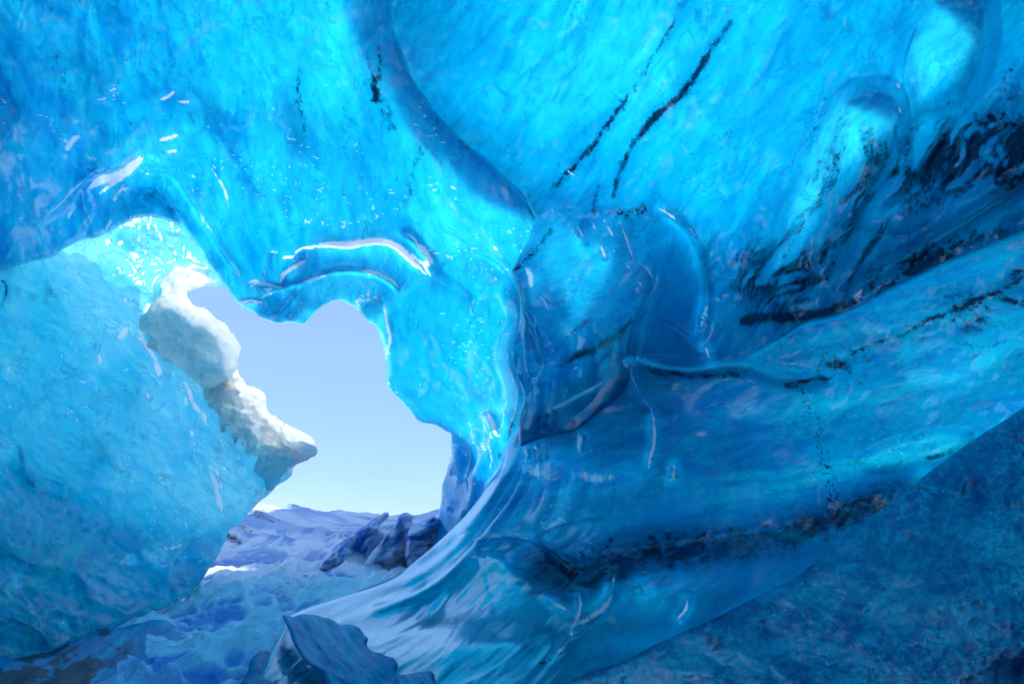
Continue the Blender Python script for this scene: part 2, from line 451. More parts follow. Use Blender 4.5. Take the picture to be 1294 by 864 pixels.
# ================================================================== ICE MASSES
# ---- ceiling over and round the opening
lip = rough(smooth([(-700, 330), (-300, 345), (-60, 352), (0, 344), (40, 330), (66, 324), (96, 306), (122, 300), (150, 286), (170, 277), (190, 274),
                    (212, 279), (228, 287), (240, 301), (250, 312), (262, 332), (270, 342), (284, 362), (301, 384), (322, 397), (341, 407),
                    (356, 409), (372, 408), (386, 409), (400, 394), (414, 384), (430, 379), (441, 384), (451, 390), (462, 404), (474, 411),
                    (481, 430), (486, 448), (488, 466), (488, 486), (500, 500), (508, 508), (522, 525), (532, 533), (551, 537), (562, 545),
                    (569, 549), (570, 575), (563, 598), (558, 620), (554, 655), (545, 690), (500, 760), (440, 800)], 4), 1.6, 16, 3)
ceil_out = np.vstack([[(-700, -700), (430, -700), (470, -300)], [(700, 850), (760, 700), (760, 520), (760, 420), (770, 290), (740, 262), (705, 262)],
                      smooth([(662, 244), (640, 226), (620, 207), (597, 186), (572, 162), (545, 131), (520, 92), (503, 50), (492, 0), (470, -300)][::1], 4)])
ceil_out = np.vstack([lip, [(470, 800), (560, 745), (610, 700), (670, 670), (730, 620), (745, 520), (735, 420), (715, 360), (692, 330), (688, 300), (686, 275), (676, 258)],
                      smooth([(662, 244), (640, 226), (620, 207), (597, 186), (572, 162), (545, 131), (520, 92), (503, 50), (492, 0), (484, -300)], 4),
                      [(470, -700), (-700, -700)]])
ceil_ctrl = [(-700, -700, 2.2), (0, -700, 2.3), (470, -700, 2.4), (-700, 0, 2.6), (-700, 330, 3.0), (0, 0, 4.0), (0, 200, 4.6), (0, 340, 5.0), (250, 0, 4.6), (480, 0, 4.5),
             (150, 150, 5.4), (180, 270, 6.4), (250, 200, 5.9), (300, 300, 6.7), (300, 380, 7.0), (400, 200, 5.9), (420, 310, 6.7), (430, 378, 7.4), (360, 405, 7.2),
             (500, 300, 6.9), (520, 150, 5.6), (590, 190, 5.7), (660, 245, 5.9), (488, 470, 8.0), (560, 400, 7.5), (550, 535, 8.3), (640, 400, 6.75), (620, 300, 6.5),
             (700, 300, 6.3), (735, 400, 6.2), (690, 400, 6.35), (660, 450, 6.5), (650, 520, 6.8), (560, 640, 8.8), (600, 600, 8.4), (640, 600, 7.4), (745, 500, 5.7), (730, 620, 5.8), (670, 670, 6.1), (560, 745, 7.0)]
def ceil_sculpt(f):
    X, Y = f.X, f.Y
    f.lumps(150, .22, 11, 3).lumps(36, .035, 12, 3).lumps(16, .012, 14, 3).lumps(8, .010, 13, 2, aniso=2, ang=75)
    f.scallop(70, .10, 15, 75).scallop(26, .022, 16, 75)
    f.t = .62+(fbm(X/150, Y/150, 4, 21)-.5)*1.3
    # scallops round the arch
    f.step([(40, 300), (85, 262), (110, 235), (150, 215), (185, 198), (215, 215)][::-1], 10, -.10, 40)
    f.step([(135, 268), (150, 235), (175, 217), (200, 214), (222, 222), (250, 262), (285, 320), (312, 352)], 8, .22, 26)
    f.step([(160, 262), (176, 240), (192, 237), (208, 250), (228, 275), (245, 300), (268, 335)], 5, .20, 16)
    f.blob('t', (190, 245), 38, 22, 20, .5).blob('t', (215, 262), 26, 9, 38, 1.2).band('dirt', [(178, 255), (198, 242), (215, 262), (232, 285)], 7, .55, grain=.5)
    f.band('milk', [(178, 255), (198, 242), (215, 262), (232, 285)], 9, -.5)
    # ridge and hanging lip of the arch
    lipr = [(385, 313), (412, 309), (440, 311), (475, 306), (500, 312), (520, 330), (540, 348)]
    f.ridge(lipr, 9, .10).step(lipr, 6, .45, 34, .1)
    f.ridge([(505, 290), (522, 300), (535, 315), (546, 330), (544, 347)], 5, .15)
    r2 = [(330, 372), (360, 362), (382, 356), (405, 348), (425, 342), (455, 342), (480, 348), (500, 362), (505, 380)]
    f.ridge(r2, 4, .08).step(r2, 5, .35, 30, .1)
    f.ridge([(352, 362), (360, 345), (378, 330), (392, 325)], 4, .12)
    f.ridge([(318, 365), (340, 362), (365, 364)], 4, .10).ridge([(330, 356), (337, 338), (342, 318)], 3, .06)
    f.ridge([(300, 384), (318, 380), (332, 382)], 3, .08)
    f.ridge([(342, 402), (360, 385), (375, 365)], 4, .08).ridge([(360, 408), (376, 392), (390, 370)], 4, .08)
    # thin pale edge of the lip
    f.area('t', [(335, 412), (368, 372), (405, 350), (440, 343), (470, 350), (482, 372), (490, 400), (492, 440), (488, 470), (470, 470), (440, 420)], -.62, 7, 3)
    f.area('milk', [(365, 412), (385, 375), (415, 352), (445, 345), (470, 352), (482, 372), (490, 400), (492, 440), (488, 470), (470, 470), (440, 420)], .55, 6, 3)
    f.band('rime', [(400, 395), (428, 365), (455, 360), (478, 385), (486, 430), (488, 462)], 16, .36, grain=.4, gs=9)
    # cove to the left of the right wall
    f.step([(545, 350), (560, 330), (590, 318), (620, 325), (648, 350)], 5, .30, 40)
    f.ridge([(486, 392), (494, 420), (490, 440), (486, 412)], 4, .05)
    f.ridge([(488, 486), (520, 455), (560, 430), (590, 425)], 14, .08)
    f.blob('d', (590, 400), 60, 70, 10, .22).blob('milk', (595, 405), 45, 45, 0, .25).blob('milk', (520, 460), 70, 60, 0, .05)
    f.t += .75*sst(475, 520, X)*sst(320, 380, Y)*sst(560, 520, Y)
    f.band('t', [(470, -200), (480, 0), (490, 50), (508, 92), (530, 131), (560, 165), (590, 195), (640, 240)], 50, -.38, end=0)
    # frost crackle
    g = ridged(X/22, Y/22, 3, 77); m = np.exp(-(((X-603)/34)**2+((Y-395)/42)**2)**1.5)+.8*np.exp(-(((X-580)/20)**2+((Y-425)/16)**2)**1.5)
    f.rime += m*sst(.50, .85, g)*.75
    g = ridged(X/12, Y/12, 3, 79); m = np.exp(-(((X-478)/34)**2+((Y-335)/24)**2)**1.5)
    f.rime += m*sst(.45, .85, g)*.5
    m = np.exp(-(((X-118)/44)**2+((Y-205)/20)**2)**1.5)  # pale patch: reflection of snow painted as crackle
    g = ridged(X/14, Y/10, 3, 80); f.rime += m*sst(.4, .8, g)*.55
    # wet glints painted as white streaks
    R = f.band
    for p, w, a in (([(82, 192), (92, 178), (102, 171)], 5, .8), ([(112, 240), (128, 228), (150, 222), (165, 212), (182, 198)], 8, .85), ([(124, 247), (140, 234), (155, 226)], 3, .7),
                    ([(200, 178), (212, 175), (226, 170)], 4, .75), ([(202, 126), (213, 122), (221, 114)], 2.5, .9), ([(226, 128), (240, 129)], 2.2, .9), ([(212, 192), (224, 190)], 3, .9), ([(124, 126), (134, 125)], 1.8, .9), ([(138, 117), (148, 111)], 2, .8),
                    ([(84, 278), (90, 268), (97, 260)], 3, .75), ([(96, 300), (108, 285), (117, 268)], 8, .55), ([(132, 296), (138, 284), (142, 276)], 2.6, .8), ([(143, 256), (152, 241), (164, 237)], 3, .75),
                    ([(270, 218), (280, 232), (286, 248), (288, 262)], 2.6, .6), ([(252, 265), (258, 280), (270, 295)], 3, .55),
                    (lipr, 5, .95), ([(400, 312), (440, 305), (480, 303), (508, 312), (530, 332)], 4, .45), ([(530, 308), (540, 322), (543, 333), (532, 331)], 4.5, .85), ([(512, 293), (524, 303), (533, 318)], 1.6, .8), ([(522, 322), (534, 334), (545, 349)], 2, .9),
                    ([(372, 322), (382, 314), (396, 313)], 1.6, .9), ([(356, 326), (372, 324)], 2.2, .9), ([(352, 360), (360, 345), (376, 335), (388, 328)], 3.5, .85), ([(316, 362), (328, 358), (342, 361), (362, 365)], 2.4, .85), ([(314, 358), (322, 355), (330, 360)], 2, .8),
                    ([(302, 382), (318, 380), (332, 382)], 2, .95), ([(331, 356), (334, 345), (338, 334)], 1.3, .6), ([(342, 318), (352, 319)], 2, .7), ([(330, 376), (346, 370)], 3, .6), ([(384, 356), (400, 351), (412, 347)], 2.5, .85),
                    ([(343, 404), (358, 388), (374, 366)], 2.5, .5), ([(360, 408), (372, 393), (384, 376)], 2.5, .5), ([(455, 342), (478, 346), (495, 356), (504, 365)], 3, .8), ([(486, 385), (490, 410), (492, 430), (487, 455)], 2, .55)):
        R('rime', p, w, a, end=.25, hard=True, jag=1.2)  # painted wet glints
    f.rime += .9*sst(.70, .76, fbm(X/5, Y/3.5, 3, 301))*sst(.52, .62, fbm(X/50, Y/40, 3, 302))*sst(60, 140, Y)  # small broken glints painted as white flecks
    # blue bands and specks
    f.streak('milk', 80, 60, 16, -.45, .50, .72, 31, mask=sst(520, 300, Y)*sst(620, 300, X)*.9).streak('milk', 75, 50, 9, .25, .5, .75, 35)
    f.streak('milk', 50, 90, 14, -.35, .5, .7, 33, mask=np.exp(-(((X-70)/110)**2+((Y-80)/90)**2)))
    f.streak('dirt', 75, 16, 4, .50, .68, .80, 36, mask=sst(360, 150, Y)*sst(-50, 50, X))
    f.blob('dirt', (75, 95), 50, 22, 20, .33, grain=.7, gs=6)
    f.band('dirt', [(375, 78), (377, 105), (378, 135), (384, 160), (380, 190)], 4, .6, grain=.7, jag=4, gs=4)
    f.band('dirt', [(474, 50), (480, 75), (478, 100), (472, 112), (478, 130)], 4, .9, grain=.5, jag=4, gs=5)
    f.band('dirt', [(464, 60), (468, 90), (476, 105)], 2.5, .7, grain=.6, jag=3).band('dirt', [(470, 112), (482, 132), (490, 150), (500, 165)], 6, .6, grain=.7, jag=5, gs=5)
    f.band('dirt', [(437, 110), (434, 140), (432, 180)], 3, .4, grain=.8, jag=3).band('dirt', [(535, 170), (525, 205), (518, 235), (512, 262)], 5, .6, grain=.7, jag=5, gs=5)
    f.band('dirt', [(560, 130), (552, 160), (545, 175)], 5, .35, grain=.7, jag=4).band('dirt', [(448, 140), (440, 165)], 2.5, .35, grain=.7, jag=3)
    f.blob('dirt', (525, 450), 36, 12, -38, .24, grain=.7, gs=8).blob('dirt', (592, 500), 30, 10, -50, .22, grain=.8, gs=6)
    f.band('milk', [(465, 120), (480, 200), (500, 260), (520, 300)], 24, -.2).band('milk', [(270, 180), (310, 290), (330, 340)], 22, -.2)
    f.band('milk', [(430, 20), (420, 120), (420, 230), (400, 290)], 28, .25).band('milk', [(440, 0), (470, 20), (500, 60)], 14, .3).band('rime', [(452, 5), (462, 22), (470, 40)], 10, .35, grain=.8, gs=4)
    f.band('t', [(300, 250), (330, 330), (330, 380)], 20, .25)
    # pillar foot: folds and icicle runs
    f.t += .5*sst(520, 640, Y)*sst(700, 560, X)
    f.milk -= .35*sst(530, 600, Y)
    for p, w, h in (([(640, 350), (655, 400), (642, 450), (655, 500), (640, 560)], 10, .3), ([(628, 520), (620, 560), (600, 610), (580, 660)], 9, .25), ([(600, 540), (604, 580), (590, 610)], 6, .15),
                    ([(572, 560), (580, 600), (565, 650)], 8, .15), ([(612, 520), (625, 545)], 5, .12), ([(592, 600), (598, 640)], 4, .1)):
        f.ridge(p, w, h)
    for p, w, a in (([(616, 520), (622, 533), (628, 552)], 3.5, .9), ([(608, 520), (618, 540)], 1.6, .6), ([(632, 510), (637, 525), (634, 540)], 1.8, .6), ([(618, 562), (621, 580), (619, 595)], 1.6, .65), ([(598, 598), (595, 615), (597, 626)], 1.8, .7),
                    ([(608, 575), (602, 588), (592, 600)], 1.4, .45), ([(611, 605), (613, 616)], 1.4, .6), ([(625, 603), (628, 612)], 1.6, .5), ([(565, 628), (562, 650), (560, 665)], 2, .6), ([(561, 628), (566, 640)], 1.6, .7), ([(581, 545), (582, 552)], 1.4, .6), ([(592, 533), (596, 540)], 1.2, .6), ([(586, 597), (588, 604)], 1.2, .6),
                    ([(628, 350), (620, 356)], 5, .5), ([(624, 312), (628, 317)], 2.5, .8)):
        R('rime', p, w, a, end=.3, hard=True, jag=.8)  # white glints painted on the folds
    f.band('dirt', [(606, 640), (590, 650), (575, 662)], 5, .6, grain=.5).band('dirt', [(640, 530), (650, 520), (640, 560), (625, 590)], 4, .6, grain=.6)
ice_ceiling = ice_sheet('ice_ceiling', ceil_out, ceil_ctrl, ceil_sculpt, [ICE_CEIL, OUT], rim=(10, .10), thin=(30, .45), flow=78)
tag(ice_ceiling, 'bright blue ice ceiling arching over the sky opening, with white glints on its lip', 'ice ceiling')

# ---- concave middle panel
def a_sculpt(f):
    X, Y = f.X, f.Y
    edge = 824-34*sst(360, 450, Y)
    M = sst(edge+2, edge-10, X)*sst(248, 300, Y-.12*(X-700)*0)*sst(600, 640, X)
    f.lumps(70, .08, 91, 3, mask=M).lumps(12, .01, 93, 3, aniso=3, ang=-25, mask=M)
    lo_ = .6*sst(425, 480, Y+.36*(X-700))
    f.t = f.t*(1-.75*M)+M*(.08+.7*lo_+(fbm(X/70, Y/70, 3, 95)-.5)*.3)
    f.milk += M*(.5-.5*lo_)
    f.streak('milk', -25, 60, 7, .35, .5, .75, 96, mask=M).streak('milk', -25, 60, 9, -.45, .5, .72, 97, mask=M).streak('dirt', -25, 26, 4, .6, .55, .72, 98, mask=M*(lo_*.9+.3*sst(300, 380, Y)))
    L1 = [(700, 468), (730, 450), (760, 438), (785, 418), (805, 398)]
    f.band('dirt', L1, 3.5, 1.1, jag=2, end=.1).band('dirt', [(712, 430), (735, 412), (756, 402)], 2.5, .7, jag=2, grain=.4).band('dirt', [(720, 455), (760, 430), (800, 425)], 10, .45, grain=.5, jag=3)
    f.band('dirt', [(697, 284), (690, 300), (675, 318), (660, 332), (645, 348)], 3.5, .85, jag=2.5, grain=.3, end=.1).band('dirt', [(738, 276), (732, 288)], 3, .7).band('dirt', [(765, 275), (785, 272), (800, 290)], 5, .5, grain=.5)
    f.ridge([(728, 285), (738, 300), (742, 312)], 4, .07).ridge([(784, 285), (795, 305), (800, 330)], 4, .08).ridge([(812, 332), (824, 350)], 4, .06).ridge([(762, 312), (766, 330)], 4, .05)
    f.ridge([(650, 350), (658, 375), (662, 395), (670, 412), (680, 440), (686, 465)], 5, .16).ridge([(655, 345), (662, 375), (664, 388), (676, 405)], 4, .10).ridge([(662, 388), (664, 430), (666, 470)], 4, .10)
    f.ridge([(686, 465), (684, 475), (672, 480), (666, 470)], 4, .08).ridge([(648, 445), (652, 470), (660, 480)], 4, .12)
    f.ridge([(680, 480), (678, 515), (670, 550)], 9, .14).ridge([(700, 470), (698, 520), (690, 545)], 9, .10).ridge([(728, 460), (730, 505)], 5, .06)
    for p, w, a in (([(653, 350), (658, 372), (662, 390), (670, 405), (676, 412), (675, 400), (664, 388)], 2.0, .8), ([(664, 338), (670, 348), (671, 364)], 4, .85), ([(681, 374), (688, 380), (692, 391)], 1.8, .9), ([(660, 365), (664, 386)], 1.6, .8),
                    ([(660, 395), (661, 430), (664, 462), (668, 474)], 2.2, .8), ([(664, 405), (674, 413), (680, 435), (686, 455), (684, 468), (676, 478), (668, 474)], 1.5, .85), ([(673, 475), (678, 490), (676, 500)], 6, .55), ([(700, 472), (700, 490), (698, 505)], 5, .4), ([(722, 468), (730, 463)], 2, .7),
                    ([(648, 462), (654, 474)], 2.5, .9), ([(657, 450), (655, 465), (660, 475)], 1.8, .8), ([(658, 430), (646, 450), (646, 465), (652, 478)], 1., .6),
                    ([(729, 285), (737, 300)], 1.4, .7), ([(722, 290), (731, 303)], 1., .6), ([(748, 280), (752, 290)], 1.4, .8), ([(767, 284), (775, 300)], 1.6, .8), ([(784, 282), (791, 300), (800, 328)], 1.6, 1.), ([(760, 312), (765, 326)], 1.7, .95), ([(776, 315), (777, 319)], 1.6, .8), ([(791, 332), (796, 340)], 1.2, .8),
                    ([(809, 333), (818, 340), (824, 350)], 1.6, 1.), ([(808, 356), (811, 362)], 1.6, .8), ([(763, 277), (765, 280)], 2.2, .7), ([(716, 215), (726, 222)], 2, .7), ([(697, 264), (699, 268)], 2, .7)):
        f.band('rime', p, w, a, end=.25, hard=True, jag=.6)  # wet highlights painted along the fold ridges
    f.rime += M*.35*np.exp(-((X-680)/22)**2)*sst(475, 500, Y)*fbm(X/3, Y/40, 3, 4); f.step([(795, 470), (792, 445), (800, 405), (814, 375), (824, 345), (822, 318), (808, 296)], 5, .34, 50, .12)
# ---- upper right vault
v_out = np.vstack([[(474, -700), (480, -300), (488, 0), (500, 55), (517, 97), (541, 136), (568, 166), (593, 190), (616, 211), (637, 230), (662, 252)],
                   smooth([(676, 275), (668, 302), (655, 325), (646, 345), (651, 360), (657, 385), (654, 415), (646, 440), (652, 470), (662, 500), (655, 530), (657, 563)], 4),
                   smooth([(659, 564), (690, 552), (715, 548), (735, 540), (757, 520), (780, 502), (796, 480)], 4),
                   [(800, 470), (812, 470), (850, 478), (940, 468), (1060, 416), (1150, 372), (1294, 313), (2000, 85), (2000, -700)]])
v_ctrl = [(480, -700, 2.6), (1200, -700, 2.0), (2000, -700, 1.6), (2000, 100, 2.0), (2000, 500, 2.2), (800, 270, 5.85), (700, 0, 4.4), (900, 0, 3.9), (1100, 0, 3.5),
          (1294, 0, 3.0), (700, 120, 5.2), (900, 150, 4.6), (1100, 150, 4.1), (1294, 150, 3.4), (880, 300, 5.7), (860, 380, 5.8), (880, 440, 5.6), (1000, 300, 4.9), (1000, 400, 4.8), (1150, 300, 4.2), (1294, 230, 3.6),
          (1294, 400, 3.6), (1000, 530, 5.2), (850, 480, 5.4), (940, 470, 5.2), (735, 262, 5.95), (824, 340, 5.35), (792, 440, 4.85), (797, 478, 4.6), (735, 540, 5.0), (657, 563, 5.5), (650, 470, 5.9), (646, 345, 6.1), (690, 300, 6.1), (720, 400, 6.15), (760, 350, 6.0), (720, 480, 5.9)]
_cf = tps(ceil_ctrl)
for _p in ((484, -300), (490, 0), (505, 50), (520, 92), (560, 150), (597, 186), (630, 218), (660, 243)):
    v_ctrl.append(_p+(float(_cf(np.array([_p[0]]), np.array([_p[1]]))[0])+.05,))
def v_sculpt(f):
    X, Y = f.X, f.Y
    f.lumps(150, .22, 11, 3).lumps(40, .03, 52, 3, aniso=2, ang=-52).lumps(10, .006, 53, 2, aniso=2.5, ang=-55)
    f.scallop(80, .09, 55, -55, mask=sst(620, 720, X)).scallop(28, .02, 56, -55)
    f.t = .78+(fbm(X/170, Y/170, 4, 61)-.5)*1.5
    f.milk += .0
    f.band('t', [(470, -200), (490, 0), (500, 50), (520, 92), (545, 131), (580, 170), (620, 207)], 50, 1.5, end=0)
    f.t += .55*np.exp(-(((X-585)/75)**2+((Y-10)/60)**2))+.35*np.exp(-(((X-530)/40)**2+((Y-70)/60)**2))
    # darkening ice towards the lower right
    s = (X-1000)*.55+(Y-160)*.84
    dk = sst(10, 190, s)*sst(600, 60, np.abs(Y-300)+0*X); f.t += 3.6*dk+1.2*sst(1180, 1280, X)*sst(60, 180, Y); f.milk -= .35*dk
    # flow lines
    f.streak('milk', -55, 60, 10, -.35, .5, .75, 64).streak('milk', -55, 40, 8, .3, .52, .75, 65).streak('dirt', -58, 10, 3.5, .42, .66, .78, 66, mask=sst(280, 200, Y)*sst(600, 680, X)*.8)
    f.blob('milk', (760, 90), 150, 90, -50, .2).blob('milk', (900, 60), 120, 70, -50, .2)
    # the two dark dirt lines
    f.band('dirt', [(930, 18), (905, 55), (885, 85), (860, 120), (830, 145), (812, 165), (795, 190), (785, 215), (777, 240), (778, 258)], 4.5, .85, end=.06, jag=3, seed=5)
    f.band('dirt', [(900, 60), (862, 118), (825, 152), (800, 185)], 8, .5, grain=.5, jag=4)
    f.band('dirt', [(862, 12), (838, 50), (822, 78), (800, 112), (785, 135), (770, 155), (750, 180), (730, 205), (705, 232), (690, 250)], 3.2, .75, end=.05, grain=.5, jag=3.5, seed=9)
    f.band('dirt', [(800, 115), (770, 160), (740, 198), (700, 240)], 6, .4, grain=.7, jag=4).band('dirt', [(760, 228), (752, 255), (748, 275)], 4, .8, grain=.4, jag=2)
    f.band('dirt', [(770, 262), (790, 268), (815, 265), (800, 275)], 5, .75, grain=.5, jag=3)
    f.band('dirt', [(1080, 25), (1055, 48), (1035, 62)], 9, .32, grain=.8, gs=4, jag=4).blob('dirt', (880, 240), 60, 50, 0, .18, grain=.9, gs=5).band('dirt', [(930, 165), (915, 185)], 6, .3, grain=.7)
    # crease lines
    c1 = [(590, 178), (612, 193), (650, 205), (700, 216), (740, 232), (780, 254), (810, 272)]
    f.step(c1, 3, .05, 60).ridge(c1, 1.6, -.02)
    # domes (melt pillars) of the upper right
    d1 = [(1060, 300), (985, 310), (965, 340), (975, 290), (1010, 220), (1040, 165), (1062, 125), (1090, 108), (1120, 106), (1140, 125), (1145, 150), (1120, 210), (1080, 280)]
    f.area('d', [(965, 350), (985, 285), (1012, 222), (1038, 170), (1058, 128), (1085, 110), (1115, 106), (1138, 120), (1144, 148), (1128, 200), (1090, 270), (1050, 345)], .24, 13)
    f.area('t', [(965, 350), (985, 285), (1012, 222), (1038, 170), (1058, 128), (1085, 110), (1115, 106), (1138, 120), (1140, 148), (1100, 190), (1050, 240), (1020, 330)], -2.4, 16)
    f.area('milk', [(985, 285), (1012, 222), (1038, 170), (1058, 128), (1085, 110), (1115, 106), (1138, 120), (1140, 148), (1100, 190), (1050, 240), (1020, 290)], .35, 12)
    f.area('d', [(1150, 110), (1145, 60), (1165, 25), (1185, -20), (1240, -20), (1255, 30), (1245, 80), (1215, 130), (1160, 150)], .24, 14)
    f.area('t', [(1150, 110), (1145, 60), (1165, 25), (1185, -20), (1235, -20), (1245, 30), (1225, 80), (1190, 110), (1160, 130)], -1.4, 12).area('milk', [(1150, 110), (1145, 60), (1165, 25), (1185, -20), (1235, -20), (1245, 30), (1225, 80), (1190, 110), (1160, 130)], .3, 14)
    f.step([(1146, 330), (1150, 200), (1147, 140), (1140, 100), (1150, 50), (1175, 5)], 4, .06, 50)
    f.band('rime', [(1183, 4), (1205, -6), (1228, 4), (1234, 8)], 4, .6, grain=.7, gs=3).band('rime', [(1134, 106), (1137, 112)], 2.5, 1.0, end=.3, hard=True).band('rime', [(1136, 135), (1139, 144)], 1.6, .9, end=.3, hard=True)  # glints painted on the domes
    # thicker, dirtier ice
    f.streak('dirt', -62, 60, 12, .85, .44, .60, 70, mask=np.exp(-(((X-1085)/95)**2+((Y-260)/120)**2)))
    f.streak('dirt', -50, 45, 14, 1.1, .40, .56, 71, mask=np.exp(-(((X-985)/75)**2+((Y-350)/55)**2)**1.3))
    f.streak('dirt', -40, 55, 16, 1.2, .40, .56, 72, mask=np.exp(-(((X-1230)/95)**2+((Y-200)/55)**2)**1.2))
    f.blob('dirt', (1280, 180), 40, 50, 0, .8, grain=.6, gs=9, jag=14)
    f.streak('dirt', -20, 30, 8, .8, .5, .68, 73, mask=np.exp(-(((X-1180)/80)**2+((Y-330)/30)**2)))
    f.band('dirt', [(918, 410), (960, 402), (1000, 400), (1040, 396), (1062, 388), (1095, 376)], 6, 1.2, end=.1, jag=3)
    f.streak('milk', -60, 70, 10, .5, .5, .7, 74, mask=sst(150, 260, Y)*sst(850, 950, X)).streak('rime', -70, 40, 5, .33, .58, .75, 75, mask=np.exp(-(((X-1050)/110)**2+((Y-330)/60)**2)))
    f.band('t', [(1080, 90), (1020, 170), (970, 250), (930, 320)], 26, .35).band('t', [(1120, 0), (1135, 60), (1140, 90)], 16, .5).streak('t', -55, 160, 30, .3, .45, .7, 78)
    f.ridge([(1100, 275), (1150, 235), (1180, 190), (1225, 125)], 5, .07).ridge([(1060, 385), (1110, 345), (1170, 310), (1230, 275), (1310, 222)], 10, .22)
    f.band('milk', [(1060, 385), (1110, 345), (1170, 310), (1230, 275), (1310, 222)], 12, .6).band('t', [(1060, 385), (1110, 345), (1170, 310), (1230, 275), (1310, 222)], 14, -1.1)
    f.band('dirt', [(1095, 376), (1150, 342), (1190, 322), (1240, 300), (1294, 285)], 7, .7, end=.05, grain=.8, jag=5, gs=7)
    # recessed panel above the ledge
    f.ridge([(832, 264), (862, 285), (880, 310), (890, 345), (893, 385), (886, 425), (876, 440)], 7, .06).step([(832, 264), (862, 285), (880, 310), (890, 345), (893, 385), (886, 425), (876, 440)], 6, .3, 60, .1)
    f.t += .9*np.exp(-(((X-850)/42)**2+((Y-385)/75)**2)**1.5)
    f.band('rime', [(834, 264), (846, 271), (855, 278)], 1.6, 1., end=.3, hard=True).band('rime', [(870, 285), (879, 300)], 1.5, .7, end=.3, hard=True).band('rime', [(893, 385), (889, 405), (882, 425)], 4, .7, grain=.8, gs=3).band('rime', [(892, 440), (896, 452)], 2.5, .9, end=.3, hard=True)  # white strokes are painted glints on the panel edge
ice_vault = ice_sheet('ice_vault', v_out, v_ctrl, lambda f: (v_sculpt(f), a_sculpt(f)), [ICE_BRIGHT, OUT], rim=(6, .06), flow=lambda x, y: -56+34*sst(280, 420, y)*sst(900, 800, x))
tag(ice_vault, 'large bright ice vault at upper right, crossed by two long dark dirt lines', 'ice wall')

# ---- lower right wall and the apron that flows to the floor
w_out = np.vstack([smooth([(795, 447), (815, 452), (845, 460), (872, 462), (905, 455), (940, 450), (985, 425), (1020, 406), (1062, 396), (1098, 378), (1150, 350), (1200, 327), (1294, 290), (1500, 200), (2000, 60)], 4),
                   [(2000, 1500), (200, 1500), (250, 1000), (355, 800)],
                   smooth([(362, 782), (372, 774), (395, 765), (430, 754), (468, 741), (498, 728), (525, 708), (552, 686), (580, 660), (600, 636), (618, 610), (632, 590), (640, 565), (650, 545), (665, 530)], 4),
                   [(700, 510), (760, 480), (780, 455), (795, 447)]])
w_ctrl = [(795, 447, 4.75), (872, 462, 4.8), (940, 450, 4.6), (1062, 396, 4.2), (1294, 290, 3.4), (2000, 60, 1.9), (2000, 700, 1.9), (2000, 1500, 1.2), (1294, 600, 3.3), (1294, 440, 3.4), (1100, 500, 3.9), (1100, 640, 4.1), (900, 550, 4.5),
          (750, 560, 5.1), (655, 560, 5.9), (600, 636, 6.3), (520, 712, 6.5), (430, 754, 5.3), (362, 782, 4.5), (640, 660, 5.5), (700, 700, 5.2), (900, 680, 4.7), (800, 740, 4.6), (600, 760, 4.9), (480, 800, 4.3), (700, 820, 3.7), (560, 860, 3.4),
          (900, 800, 3.6), (1100, 760, 3.5), (400, 864, 3.4), (600, 1100, 2.4), (250, 1000, 2.6), (300, 1500, 1.5), (1000, 1500, 1.5)]
